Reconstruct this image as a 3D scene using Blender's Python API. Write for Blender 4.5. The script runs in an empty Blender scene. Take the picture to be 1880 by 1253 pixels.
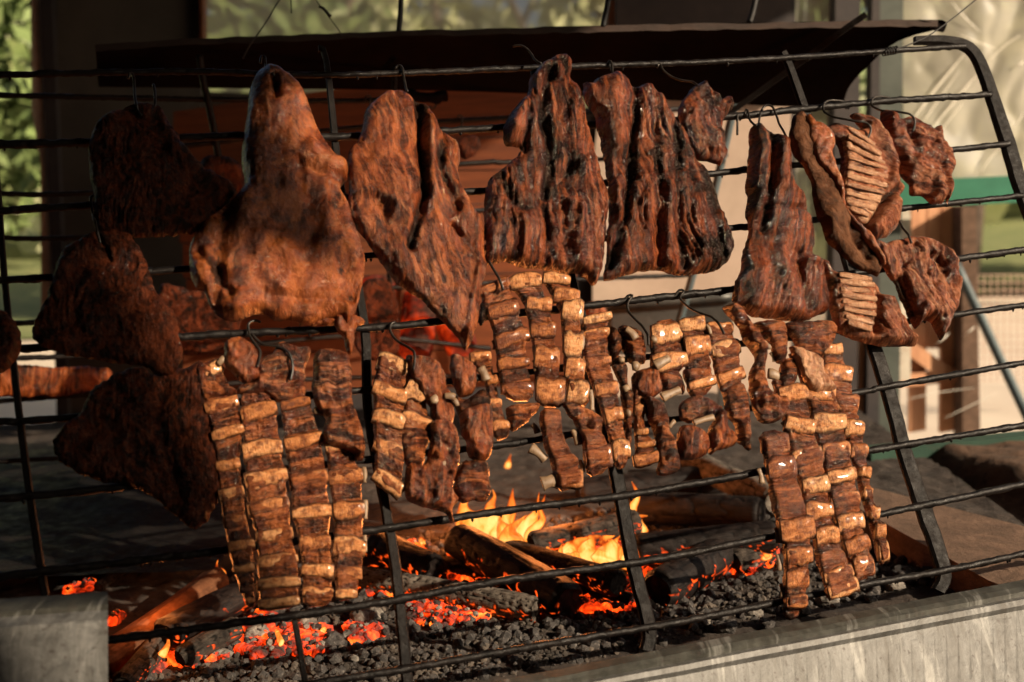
import bpy, math, random
import numpy as np
from mathutils import Vector, Matrix

random.seed(7); np.random.seed(7)
SC = bpy.context.scene
COL = SC.collection
# ---------------------------------------------------------------- camera, world, sun, exposure
F_PX = 2100.0; W_PX, H_PX = 1880.0, 1253.0
PITCH, ROLL = math.radians(8.7), math.radians(2.6)
CAM = np.array([0.0, 0.0, 1.25])
BED = 0.50                                   # height of the ash bed
_f = np.array([0, math.cos(PITCH), -math.sin(PITCH)])
_u0 = np.array([0, math.sin(PITCH), math.cos(PITCH)])
_r0 = np.array([1.0, 0, 0])
CR = math.cos(ROLL) * _r0 - math.sin(ROLL) * _u0
CU = math.cos(ROLL) * _u0 + math.sin(ROLL) * _r0
CF = _f
cam = bpy.data.cameras.new('camera'); camo = bpy.data.objects.new('camera', cam); COL.objects.link(camo)
camo.matrix_world = Matrix(((CR[0], CU[0], -CF[0], CAM[0]), (CR[1], CU[1], -CF[1], CAM[1]), (CR[2], CU[2], -CF[2], CAM[2]), (0, 0, 0, 1)))
cam.sensor_width = 36; cam.lens = F_PX / W_PX * 36
cam.clip_start = 0.05; cam.clip_end = 400
cam.dof.use_dof = True; cam.dof.focus_distance = 1.76; cam.dof.aperture_fstop = 3.0
SC.camera = camo
SUN_EL, SUN_AZ = math.radians(25), math.radians(60)      # azimuth to the right of straight behind the camera
SUN_TO = np.array([math.sin(SUN_AZ) * math.cos(SUN_EL), -math.cos(SUN_AZ) * math.cos(SUN_EL), math.sin(SUN_EL)])
sun = bpy.data.lights.new('sun', 'SUN'); sun.energy = 5.0; sun.angle = math.radians(0.5); sun.color = (1.0, 0.80, 0.57)
suno = bpy.data.objects.new('sun', sun); COL.objects.link(suno)
suno.rotation_euler = Vector(SUN_TO).to_track_quat('Z', 'Y').to_euler()
wd = bpy.data.worlds.new('World'); SC.world = wd; wd.use_nodes = True
nt = wd.node_tree; nt.nodes.clear()
sky = nt.nodes.new('ShaderNodeTexSky'); sky.sky_type = 'NISHITA'; sky.sun_disc = False
sky.sun_elevation = SUN_EL; sky.sun_rotation = math.atan2(SUN_TO[0], SUN_TO[1]); sky.dust_density = 4.0; sky.ozone_density = 0.2; sky.air_density = 0.7
bg = nt.nodes.new('ShaderNodeBackground'); bg.inputs[1].default_value = 0.05
wo = nt.nodes.new('ShaderNodeOutputWorld'); nt.links.new(sky.outputs[0], bg.inputs[0]); nt.links.new(bg.outputs[0], wo.inputs[0])
SC.view_settings.view_transform = 'Standard'; SC.view_settings.look = 'None'
SC.view_settings.exposure = 0.7; SC.view_settings.gamma = 1.0; SC.view_settings.use_curve_mapping = False
try:
    SC.cycles.use_denoising = True; SC.cycles.max_bounces = 6; SC.cycles.transparent_max_bounces = 24
    SC.cycles.sample_clamp_indirect = 3.0
except Exception: pass

# ---------------------------------------------------------------- from a point of the photograph to a place in the world
def rays(x, y):
    x = np.asarray(x, float); y = np.asarray(y, float)
    return (x[..., None] - W_PX / 2) / F_PX * CR - (y[..., None] - H_PX / 2) / F_PX * CU + CF
def cam2w(v): return v[0] * CR - v[1] * CU + v[2] * CF
RU = cam2w((0.9528, -0.101, 0.2862)); RV = cam2w((0.184, 0.9422, -0.2799))     # rack: along its bars, down its stiles
RN = np.cross(RU, RV); RN /= np.linalg.norm(RN)
RP = CAM + cam2w((0.0785, -0.0575, 1.7282))
if RN @ (CAM - RP) < 0: RN = -RN
def plane_of(a, b, c):
    n = np.cross(b - a, c - a); n /= np.linalg.norm(n)
    if n @ (CAM - a) < 0: n = -n
    return a, n
def at(x, y, d): return CAM + rays(x, y) * d
FRONT = (RP, RN)
REAR = plane_of(at(0, 400, 2.35), at(900, 300, 2.6), at(0, 900, 2.55))
def onp(x, y, z=0.0, plane=FRONT):
    """place on a rack plane; z = millimetres towards the viewer's side"""
    P, N = plane; r = rays(x, y)
    t = ((P - CAM) @ N) / (r @ N)
    return CAM + r * t[..., None] + N * (np.asarray(z, float)[..., None] * 0.001)
def onz(x, y, z): r = rays(x, y); t = (z - CAM[2]) / r[..., 2]; return CAM + r * t[..., None]
def ony(x, y, Y): r = rays(x, y); t = (Y - CAM[1]) / r[..., 1]; return CAM + r * t[..., None]

# ---------------------------------------------------------------- numpy noise
def _h(ix, iy, iz, s):
    n = (ix.astype(np.int64) * 374761393 + iy.astype(np.int64) * 668265263 + iz.astype(np.int64) * 2147483647 + s * 974634777) & 0xffffffff
    n = ((n ^ (n >> 13)) * 1274126177) & 0xffffffff
    n = ((n ^ (n >> 16)) * 2246822519) & 0xffffffff
    return ((n ^ (n >> 15)) & 0xffffff) / 8388607.5 - 1.0
def vn(x, y, z=0.0, s=0):
    x, y, z = np.broadcast_arrays(np.asarray(x, float), np.asarray(y, float), np.asarray(z, float))
    ix, iy, iz = np.floor(x), np.floor(y), np.floor(z); fx, fy, fz = x - ix, y - iy, z - iz
    fx, fy, fz = [t * t * t * (t * (t * 6 - 15) + 10) for t in (fx, fy, fz)]
    def L(dz):
        a = _h(ix, iy, iz + dz, s); b = _h(ix + 1, iy, iz + dz, s); c = _h(ix, iy + 1, iz + dz, s); d = _h(ix + 1, iy + 1, iz + dz, s)
        return (a + (b - a) * fx) * (1 - fy) + (c + (d - c) * fx) * fy
    if not np.any(fz): return L(0)
    return L(0) * (1 - fz) + L(1) * fz
def fbm(x, y, z=0.0, s=0, o=4):
    t = 0; a = 1; n = 0
    for i in range(o):
        t = t + a * vn(x * 2.03 ** i, y * 2.03 ** i, np.asarray(z) * 2.03 ** i, s + i * 17); n += a; a *= .5
    return t / n
def ridg(x, y, z=0.0, s=0, o=3):
    t = 0; a = 1; n = 0
    for i in range(o):
        t = t + a * (1 - 2 * np.abs(vn(x * 2.1 ** i, y * 2.1 ** i, np.asarray(z) * 2.1 ** i, s + i * 31))); n += a; a *= .5
    return t / n
def sm(a, b, x): t = np.clip((x - a) / (b - a), 0, 1); return t * t * (3 - 2 * t)

# ---------------------------------------------------------------- mesh helpers
def link(o, parent=None):
    COL.objects.link(o)
    if parent is not None: o.parent = parent
    return o
def fmesh(name, V, Fq, mats, parent=None, q=None, mask=None, mi=None, smooth=True):
    """V (n,3) world; Fq list of faces or (m,k) array"""
    me = bpy.data.meshes.new(name); V = np.asarray(V, float)
    if parent is not None:
        V = V - np.array(parent['_w'] if '_w' in parent else (0, 0, 0))
    if isinstance(Fq, np.ndarray):
        m, k = Fq.shape
        me.vertices.add(len(V)); me.vertices.foreach_set('co', V.astype(np.float32).ravel())
        me.loops.add(m * k); me.loops.foreach_set('vertex_index', Fq.astype(np.int32).ravel())
        me.polygons.add(m); me.polygons.foreach_set('loop_start', np.arange(0, m * k, k, dtype=np.int32))
        me.polygons.foreach_set('loop_total', np.full(m, k, dtype=np.int32))
    else:
        me.from_pydata([tuple(v) for v in V], [], Fq)
    if not isinstance(mats, (list, tuple)): mats = [mats]
    for m_ in mats: me.materials.append(m_)
    if mi is not None: me.polygons.foreach_set('material_index', np.asarray(mi, dtype=np.int32))
    me.polygons.foreach_set('use_smooth', np.full(len(me.polygons), smooth))
    if q is not None:
        a = me.attributes.new('q', 'FLOAT_VECTOR', 'POINT'); a.data.foreach_set('vector', np.asarray(q, np.float32).ravel())
    if mask is not None:
        a = me.attributes.new('mask', 'FLOAT_VECTOR', 'POINT'); a.data.foreach_set('vector', np.asarray(mask, np.float32).ravel())
    me.update(calc_edges=True); me.validate()
    o = bpy.data.objects.new(name, me); link(o, parent)
    if parent is not None and '_w' in parent: o['_w'] = list(parent['_w'])
    return o
def thing(name, label, cat, loc, group=None, kind=None):
    o = bpy.data.objects.new(name, None); o.empty_display_size = .05; COL.objects.link(o); o.location = tuple(loc); o['_w'] = [float(c) for c in loc]
    o['label'] = label; o['category'] = cat
    if group: o['group'] = group
    if kind: o['kind'] = kind
    return o
def tag(o, label, cat=None, group=None, kind=None):
    o['label'] = label
    if cat: o['category'] = cat
    if group: o['group'] = group
    if kind: o['kind'] = kind
    return o
def origin(o):
    """put a single-mesh thing's origin at the middle of its base"""
    me = o.data; n = len(me.vertices); c = np.empty(n * 3, np.float32); me.vertices.foreach_get('co', c); c = c.reshape(-1, 3)
    b = np.array([(c[:, 0].min() + c[:, 0].max()) / 2, (c[:, 1].min() + c[:, 1].max()) / 2, c[:, 2].min()])
    me.vertices.foreach_set('co', (c - b).astype(np.float32).ravel()); o.location = tuple(o.location + Vector(b)); me.update()
    return o
def tube_arrays(P, R, n=8, flat=None, nrm=None, jitter=0.0, seed=0, cap=True):
    P = np.asarray(P, float); m = len(P); R = np.broadcast_to(np.asarray(R, float), (m,))
    T = np.gradient(P, axis=0); T /= np.linalg.norm(T, axis=1)[:, None] + 1e-12
    ref = np.array(nrm if nrm is not None else (0.13, -1.0, 0.21)); ref = ref / np.linalg.norm(ref)
    A = np.cross(T, ref); A /= np.linalg.norm(A, axis=1)[:, None] + 1e-9; B = np.cross(A, T)
    th = np.linspace(0, 2 * np.pi, n, endpoint=False) + (np.pi / n if n == 4 else 0)
    k = 1.0
    rr = R[:, None] * np.ones(n)
    if jitter:
        d = np.linalg.norm(np.diff(P, axis=0), axis=1); s = np.r_[0, np.cumsum(d)]
        rr = rr * (1 + jitter * fbm(s[:, None] * 90 + seed * 9.1, th[None, :] * 1.2, 0, seed, 3) * 1.3)
    fl = flat if flat is not None else 1.0
    V = P[:, None, :] + rr[..., None] * (np.cos(th)[None, :, None] * A[:, None, :] + fl * np.sin(th)[None, :, None] * B[:, None, :])
    V = V.reshape(-1, 3)
    i = np.arange(m - 1)[:, None] * n; j = np.arange(n)[None, :]
    Fq = np.stack([i + j, i + (j + 1) % n, i + n + (j + 1) % n, i + n + j], -1).reshape(-1, 4)
    if cap:
        c0 = len(V); V = np.vstack([V, P[0], P[-1]])
        jj = np.arange(n); e = (m - 1) * n
        Fq = np.vstack([Fq, np.stack([np.full(n, c0), (jj + 1) % n, jj, jj], -1)[:, [0, 1, 2, 2]] if False else Fq[:0]])
        caps = [[c0, int((a + 1) % n), int(a)] for a in jj] + [[c0 + 1, int(e + a), int(e + (a + 1) % n)] for a in jj]
        return V, Fq, caps
    return V, Fq, []
def tube(name, P, R, mat, parent=None, **k):
    V, Fq, caps = tube_arrays(P, R, **k)
    return fmesh(name, V, [list(map(int, f)) for f in Fq] + caps, mat, parent, smooth=k.get('n', 8) > 4)
def spline(pts, step=6.0, closed=False):
    """Catmull-Rom through points of any dimension"""
    P = np.asarray(pts, float); n = len(P); out = []
    if n < 3 and not closed:
        k = max(2, int(np.linalg.norm(P[-1] - P[0]) / step)); t = np.linspace(0, 1, k + 1)[:, None]; return P[0] * (1 - t) + P[-1] * t
    rng = range(n) if closed else range(n - 1)
    for i in rng:
        g = lambda k: P[k % n] if closed else P[min(max(k, 0), n - 1)]
        p0, p1, p2, p3 = g(i - 1), g(i), g(i + 1), g(i + 2)
        k = max(1, int(np.linalg.norm((p2 - p1)[:2]) / step))
        for a in range(k):
            t = a / k
            out.append(.5 * (2 * p1 + (p2 - p0) * t + (2 * p0 - 5 * p1 + 4 * p2 - p3) * t * t + (3 * p1 - p0 - 3 * p2 + p3) * t ** 3))
    if not closed: out.append(P[-1])
    return np.array(out)
def prism(name, P2, off, mat, parent=None, smooth=False):
    """a face of world points P2 made solid by the offset vector"""
    P2 = np.asarray(P2, float); n = len(P2); V = np.vstack([P2, P2 + np.asarray(off)])
    F = [list(range(n)), list(range(2 * n - 1, n - 1, -1))] + [[i, i + n, (i + 1) % n + n, (i + 1) % n] for i in range(n)]
    return fmesh(name, V, F, mat, parent, smooth=smooth)
def pyp(name, px, Y, th, mat, parent=None):      # px outline on an upright wall plane y = Y, thickness th behind it
    a = np.array(px, float); return prism(name, ony(a[:, 0], a[:, 1], Y), (0, th, 0), mat, parent)
def box(name, lo, hi, mat, parent=None):
    (x0, y0, z0), (x1, y1, z1) = lo, hi
    return prism(name, [(x0, y0, z0), (x1, y0, z0), (x1, y1, z0), (x0, y1, z0)], (0, 0, z1 - z0), mat, parent)

# ---------------------------------------------------------------- materials
def newmat(name):
    m = bpy.data.materials.new(name); m.use_nodes = True; t = m.node_tree; t.nodes.clear()
    o = t.nodes.new('ShaderNodeOutputMaterial'); b = t.nodes.new('ShaderNodeBsdfPrincipled'); t.links.new(b.outputs[0], o.inputs[0])
    return m, t, b, o
class NB:
    def __init__(s, t): s.t = t
    def n(s, ty, **k):
        nd = s.t.nodes.new(ty)
        for a, v in k.items():
            if a.startswith('_'): nd.inputs[a[1:].replace('_', ' ')].default_value = v
            else: setattr(nd, a, v)
        return nd
    def l(s, a, b): s.t.links.new(a, b); return b
    def noise(s, vec, scale, detail=5, rough=.6, dist=0):
        nd = s.n('ShaderNodeTexNoise'); nd.inputs['Scale'].default_value = scale; nd.inputs['Detail'].default_value = detail
        nd.inputs['Roughness'].default_value = rough; nd.inputs['Distortion'].default_value = dist
        if vec is not None: s.l(vec, nd.inputs['Vector'])
        return nd.outputs['Fac']
    def ramp(s, fac, stops):
        nd = s.n('ShaderNodeValToRGB'); e = nd.color_ramp.elements
        while len(e) < len(stops): e.new(.5)
        for i, (p, c) in enumerate(stops):
            e[i].position = p; e[i].color = (c[0], c[1], c[2], 1) if isinstance(c, tuple) else (c, c, c, 1)
        s.l(fac, nd.inputs[0]); return nd.outputs[0]
    def mix(s, fac, a, b, mode='MIX'):
        nd = s.n('ShaderNodeMix'); nd.data_type = 'RGBA'; nd.blend_type = mode
        for v, i in ((fac, 0), (a, 6), (b, 7)):
            if hasattr(v, 'default_value') or hasattr(v, 'is_linked'): s.l(v, nd.inputs[i])
            elif i == 0: nd.inputs[0].default_value = v
            else: nd.inputs[i].default_value = (v[0], v[1], v[2], 1)
        return nd.outputs[2]
    def math(s, op, a, b=0.0, c=None):
        nd = s.n('ShaderNodeMath', operation=op)
        for i, v in enumerate((a, b) if c is None else (a, b, c)):
            if isinstance(v, (int, float)): nd.inputs[i].default_value = v
            else: s.l(v, nd.inputs[i])
        return nd.outputs[0]
    def scale(s, vec, sc):
        nd = s.n('ShaderNodeMapping'); nd.inputs['Scale'].default_value = sc; s.l(vec, nd.inputs[0]); return nd.outputs[0]
    def bump(s, h, dist, strength=1.0, normal=None):
        nd = s.n('ShaderNodeBump'); nd.inputs['Distance'].default_value = dist; nd.inputs['Strength'].default_value = strength; s.l(h, nd.inputs['Height'])
        if normal is not None: s.l(normal, nd.inputs['Normal'])
        return nd.outputs[0]
def q_of(B):
    a = B.n('ShaderNodeAttribute', attribute_name='q'); return a.outputs['Vector']
def mask_of(B):
    a = B.n('ShaderNodeAttribute', attribute_name='mask'); s = B.n('ShaderNodeSeparateXYZ'); B.l(a.outputs['Vector'], s.inputs[0]); return s.outputs
def meat_mat(name, base, dark, pale, char=(.005, .0035, .003), rough=(.28, .6), grain=(1.2, 9), gb=.0011, fb=.0006, coat=.25, ri=.5, cv=1.0):
    """q is in hundreds of photo pixels: x along the grain, y across it"""
    m, t, b, o = newmat(name); B = NB(t); q = q_of(B); mk = mask_of(B)
    n1 = B.noise(q, 3.4, 7, .68, .6); n2 = B.noise(B.scale(q, (grain[0], grain[1], 1)), 1.3, 5, .65, .6); n3 = B.noise(q, 13, 7, .72, .4)
    c = B.mix(B.ramp(n1, [(.40, 0.0), (.58, 1.0)]), dark, base)
    c = B.mix(B.math('MULTIPLY', B.ramp(n2, [(.47, 0.0), (.60, 1.0)]), .8), c, pale)
    c = B.mix(B.math('MULTIPLY', B.ramp(n3, [(.34, 1.0), (.50, 0.0)]), .55 * cv), c, dark)
    c = B.mix(B.math('MULTIPLY', B.ramp(n2, [(.34, 1.0), (.47, 0.0)]), .8 * cv), c, char)
    c = B.mix(mk[1], c, B.mix(B.ramp(n3, [(.40, 0.0), (.58, 1.0)]), base, pale))
    cf = B.math('ADD', mk[0], B.math('MULTIPLY', B.math('SUBTRACT', n3, .5), 1.7)); cf = B.ramp(cf, [(.35, 0.0), (.65, 1.0)])
    c = B.mix(B.math('MULTIPLY', cf, .93), c, char)
    B.l(c, b.inputs['Base Color'])
    r = B.ramp(B.noise(q, 9, 4, .6), [(.35, rough[0]), (.65, rough[1])]); B.l(r, b.inputs['Roughness'])
    b.inputs['Coat Weight'].default_value = min(1, coat * 2.4); b.inputs['Coat Roughness'].default_value = .10; b.inputs['Coat IOR'].default_value = 1.5
    b.inputs['Specular IOR Level'].default_value = ri * .35; b.inputs['Specular Tint'].default_value = (1, .72, .5, 1)
    B.l(B.math('MULTIPLY', B.math('SUBTRACT', 1.0, B.math('MULTIPLY', cf, .75)), min(1, coat * 2.4)), b.inputs['Coat Weight'])
    n4 = B.noise(B.scale(q, (grain[0] * 1.3, grain[1] * 1.3, 1)), 2.2, 5, .7, 1.0); n5 = B.noise(q, 17, 6, .75, .5)
    nn = B.bump(n5, fb * 6.0, 1.0, B.bump(n4, gb * 7.0, 1.0)); B.l(nn, b.inputs['Normal']); B.l(nn, b.inputs['Coat Normal'])
    return m
M = {}
M['crust'] = meat_mat('dark_crusted_meat', (.072, .014, .005), (.009, .0025, .002), (.16, .036, .012), rough=(.45, .8), grain=(5, 6), gb=.0012, fb=.0014, coat=.12, ri=.4)
M['skin'] = meat_mat('roasted_skin', (.21, .043, .008), (.060, .011, .003), (.34, .098, .024), rough=(.26, .5), grain=(1.8, 2.2), gb=.0005, fb=.0005, coat=.45, cv=.6)
M['roast'] = meat_mat('browned_meat', (.20, .039, .008), (.040, .007, .002), (.38, .105, .028), rough=(.25, .55), grain=(1.5, 6), gb=.0008, fb=.0006, coat=.5, cv=.8)
M['char'] = meat_mat('charred_stringy_meat', (.14, .024, .006), (.018, .004, .002), (.38, .095, .028), rough=(.16, .42), grain=(1.0, 8), gb=.0016, fb=.0008, coat=.45, ri=.6)
M['lamb'] = meat_mat('red_brown_lamb', (.29, .066, .024), (.075, .014, .005), (.54, .21, .10), rough=(.24, .5), grain=(1.2, 9), gb=.0015, fb=.0007, coat=.35)
M['lambpale'] = meat_mat('pale_lamb_membrane', (.46, .20, .10), (.17, .055, .026), (.62, .37, .22), rough=(.22, .45), grain=(1.0, 7), gb=.0007, fb=.0004, coat=.35)
M['leather'] = meat_mat('dull_brown_lean_meat', (.10, .038, .016), (.055, .019, .009), (.15, .064, .032), rough=(.5, .75), grain=(2, 5), gb=.0007, fb=.0005, coat=.05)
M['ribmeat'] = meat_mat('glazed_rib_meat', (.125, .024, .006), (.018, .004, .0015), (.40, .12, .036), rough=(.2, .5), grain=(6, 1.2), gb=.0010, fb=.0005, coat=.4, cv=.6)
def bone_mat():
    m, t, b, o = newmat('glazed_rib_bone'); B = NB(t); q = q_of(B); mk = mask_of(B)
    n1 = B.noise(B.scale(q, (3, 9, 1)), 1.6, 5, .6, .5); n2 = B.noise(q, 7, 5, .65); n3 = B.noise(B.scale(q, (16, 5, 1)), 2.0, 4, .6, .6)
    tone = B.math('ADD', B.math('MULTIPLY', n1, .75), B.math('MULTIPLY', mk[2], .42))
    c = B.ramp(tone, [(.32, (.12, .030, .007)), (.46, (.31, .098, .023)), (.6, (.50, .20, .066)), (.8, (.62, .34, .155))])
    c = B.mix(B.math('MULTIPLY', B.ramp(n2, [(.38, 1.0), (.53, 0.0)]), .75), c, (.075, .015, .004))
    c = B.mix(B.math('MULTIPLY', B.ramp(n3, [(.58, 0.0), (.70, 1.0)]), .6), c, (.10, .014, .004))
    e = B.ramp(B.math('ADD', B.math('MULTIPLY', mk[0], 1.25), B.math('MULTIPLY', B.math('SUBTRACT', n2, .5), 1.6)), [(.35, 0.0), (.85, 1.0)])
    c = B.mix(B.math('MULTIPLY', e, .92), c, (.028, .008, .004))
    B.l(c, b.inputs['Base Color']); B.l(B.ramp(n2, [(.3, .22), (.7, .5)]), b.inputs['Roughness'])
    B.l(B.ramp(B.noise(q, 5, 5, .7), [(.45, .0), (.62, .6)]), b.inputs['Coat Weight']); b.inputs['Coat Roughness'].default_value = .14; b.inputs['Specular IOR Level'].default_value = .25
    B.l(B.bump(B.noise(q, 16, 6, .75), .0022, 1, B.bump(n3, .0025)), b.inputs['Normal'])
    return m
M['bone'] = bone_mat()
def simple(name, c1, c2, scale=8, rough=.6, metal=0.0, bump=.001, bscale=None, detail=6, stretch=None, c3=None, rr=None, coat=0, spec=.5):
    m, t, b, o = newmat(name); B = NB(t); tc = B.n('ShaderNodeTexCoord'); g = B.n('ShaderNodeNewGeometry'); v = g.outputs['Position']
    if stretch: v = B.scale(v, stretch)
    n = B.noise(v, scale, detail, .65, .4); c = B.ramp(n, [(.33, c1), (.67, c2)])
    if c3: c = B.mix(B.ramp(B.noise(v, scale * 3.3, 5, .7), [(.55, 0.0), (.72, 1.0)]), c, c3)
    B.l(c, b.inputs['Base Color']); b.inputs['Metallic'].default_value = metal; b.inputs['Specular IOR Level'].default_value = spec
    if rr: B.l(B.ramp(B.noise(v, scale * 2.1, 4), [(.3, rr[0]), (.7, rr[1])]), b.inputs['Roughness'])
    else: b.inputs['Roughness'].default_value = rough
    if coat: b.inputs['Coat Weight'].default_value = coat
    if bump: B.l(B.bump(B.noise(v, bscale or scale * 4, 6, .7), bump), b.inputs['Normal'])
    return m
M['white_bone'] = simple('bare_bone', (.13, .075, .040), (.27, .18, .105), 50, .5, bump=.0006, c3=(.07, .025, .010))
M['iron'] = simple('greasy_black_iron', (.004, .0035, .0035), (.012, .009, .008), 60, .4, 0, .0010, 240, rr=(.25, .6), spec=.2)
M['stile_iron'] = simple('sooty_flat_iron', (.003, .0025, .0025), (.011, .008, .007), 40, .5, 0, .0014, 160, rr=(.3, .7), spec=.12)
M['hook'] = simple('dark_hook_wire', (.012, .010, .009), (.05, .042, .036), 90, .35, .6, .0004, 300)
M['galv'] = None
def galv(name, a, b_, dirt):
    m, t, b, o = newmat(name); B = NB(t); g = B.n('ShaderNodeNewGeometry'); v = g.outputs['Position']
    n1 = B.noise(v, 34, 8, .75, .5); n2 = B.noise(B.scale(v, (14, 3, 3)), 3.2, 6, .7, .5); vo = B.n('ShaderNodeTexVoronoi'); vo.inputs['Scale'].default_value = 70; B.l(v, vo.inputs['Vector'])
    c = B.ramp(n1, [(.36, a), (.62, b_)]); c = B.mix(B.math('MULTIPLY', B.ramp(n2, [(.42, 1.0), (.60, 0.0)]), .45), c, dirt)
    sp = B.n('ShaderNodeTexNoise'); sp.inputs['Scale'].default_value = 130; sp.inputs['Detail'].default_value = 5; B.l(v, sp.inputs['Vector'])
    c = B.mix(B.ramp(sp.outputs['Fac'], [(.62, 0.0), (.70, .8)]), c, (.06, .05, .045))
    # pale runs where liquid ran down the sheet
    ns = B.noise(B.scale(v, (11, 1.2, 1.2)), 5.0, 4, .6, .3)
    c = B.mix(B.math('MULTIPLY', B.ramp(ns, [(.56, 0.0), (.66, 1.0)]), .35), c, (.42, .42, .40))
    c = B.mix(B.math('MULTIPLY', B.ramp(ns, [(.34, 1.0), (.45, 0.0)]), .5), c, (.07, .062, .052))
    B.l(c, b.inputs['Base Color']); b.inputs['Metallic'].default_value = .25; B.l(B.ramp(n1, [(.3, .45), (.7, .7)]), b.inputs['Roughness'])
    B.l(B.bump(vo.outputs['Distance'], .0004, 1, B.bump(n1, .0012)), b.inputs['Normal']); return m
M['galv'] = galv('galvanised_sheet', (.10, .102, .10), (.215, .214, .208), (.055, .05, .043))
M['galv_shade'] = galv('shaded_galvanised_rim', (.040, .041, .036), (.085, .085, .073), (.02, .017, .013))  # darker copy of the sheet; the lip's shading bands put into its colour
M['hood'] = simple('sooty_hood_sheet', (.0035, .0028, .0028), (.008, .005, .0045), 9, .9, 0, .001, 40, spec=.05)
M['hood_edge'] = simple('sooty_brown_edge', (.020, .011, .008), (.045, .024, .016), 40, .8, 0, .0015, 200, stretch=(.3, 1, 1))
M['rod'] = simple('dark_rod', (.006, .006, .007), (.018, .016, .016), 50, .6, .2, .0006)
M['ash'] = simple('ash_bed', (.013, .009, .007), (.048, .034, .026), 14, .95, 0, .004, 90, c3=(.10, .08, .065))
M['ashbit'] = simple('ash_crumbs', (.014, .011, .009), (.13, .105, .085), 9, .95, 0, .002, 150)
M['coal'] = simple('charcoal', (.010, .009, .009), (.060, .052, .048), 60, .8, 0, .002, 200, c3=(.17, .15, .135))
M['coalash'] = simple('ash_coated_charcoal', (.05, .045, .04), (.26, .23, .20), 45, .9, 0, .0025, 180, c3=(.02, .017, .016))
M['logchar'] = simple('charred_log', (.008, .006, .006), (.035, .026, .022), 30, .6, 0, .003, 120, rr=(.35, .8), c3=(.10, .075, .055))
M['logash'] = simple('ash_grey_log', (.12, .10, .085), (.36, .31, .26), 40, .9, 0, .002, 160, c3=(.05, .04, .035))
M['logcrack'] = simple('burnt_crack', (.006, .005, .005), (.016, .012, .010), 60, .8, 0, .001)
M['wood_raw'] = simple('split_firewood', (.17, .075, .035), (.36, .18, .09), 16, .75, 0, .002, 60, stretch=(1, 1, 4), c3=(.06, .025, .013))
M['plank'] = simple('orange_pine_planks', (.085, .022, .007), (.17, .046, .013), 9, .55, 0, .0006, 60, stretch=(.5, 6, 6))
M['plank_right'] = simple('weathered_orange_boards', (.50, .23, .12), (.72, .38, .21), 7, .7, 0, .0006, 60, stretch=(6, 6, .6))
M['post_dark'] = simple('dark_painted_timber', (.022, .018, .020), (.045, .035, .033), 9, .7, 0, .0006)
M['wall'] = simple('grey_brown_wall_board', (.055, .044, .036), (.095, .076, .06), 3.2, .8, 0, .001)
M['plaster'] = simple('pinkish_plaster', (.36, .265, .205), (.50, .38, .30), 3.2, .85, 0, .0008)
M['paint_pale'] = simple('worn_cream_and_lit_edge', (.48, .42, .34), (.66, .60, .50), 12, .7, 0, .001, c3=(.35, .20, .12))
M['green'] = simple('green_painted_wood', (.018, .135, .082), (.030, .19, .115), 7, .5, 0, .0006)
M['green_dark'] = simple('dark_green_painted_wood', (.020, .055, .038), (.035, .085, .058), 9, .55, 0, .0006, c3=(.06, .07, .05))
M['greygreen'] = simple('grey_green_timber', (.05, .062, .052), (.085, .10, .085), 7, .6, 0, .0006)
M['bluegrey'] = simple('blue_grey_metal', (.05, .075, .085), (.09, .12, .13), 14, .5, .1, .0005)
M['drum'] = simple('sooty_steel_trough', (.04, .042, .04), (.10, .10, .095), 12, .45, .5, .0006)
M['earth'] = simple('brown_trodden_earth', (.05, .027, .015), (.13, .072, .042), 14, .95, 0, .008, 50, c3=(.02, .011, .007))
M['dark_earth'] = simple('dark_trodden_earth', (.04, .026, .018), (.09, .06, .042), 8, .95, 0, .003)
M['beam'] = simple('earthy_hearth_beam', (.075, .043, .026), (.17, .10, .065), 20, .9, 0, .003, 90, stretch=(1, 1, 2))
M['sand'] = simple('pale_sandy_ground', (.60, .50, .40), (.74, .64, .52), 1.2, .95, 0, .002)
M['grass'] = simple('sunlit_grass', (.12, .16, .05), (.26, .27, .11), 2.5, .9, 0, .002)
M['leaf'] = simple('leaves', (.06, .10, .03), (.20, .27, .09), 1.8, .55, 0, 0, c3=(.30, .32, .14))
M['leaf_pale'] = simple('pale_leaves', (.42, .46, .22), (.72, .72, .46), 1.5, .6, 0, 0, c3=(.85, .82, .62))
M['bark'] = simple('bark', (.06, .04, .03), (.13, .095, .07), 12, .9, 0, .004)
M['grease'] = simple('wet_black_grease', (.003, .0025, .0025), (.009, .007, .006), 14, .2, 0, .006, 30, rr=(.3, .85), spec=.25)
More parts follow.
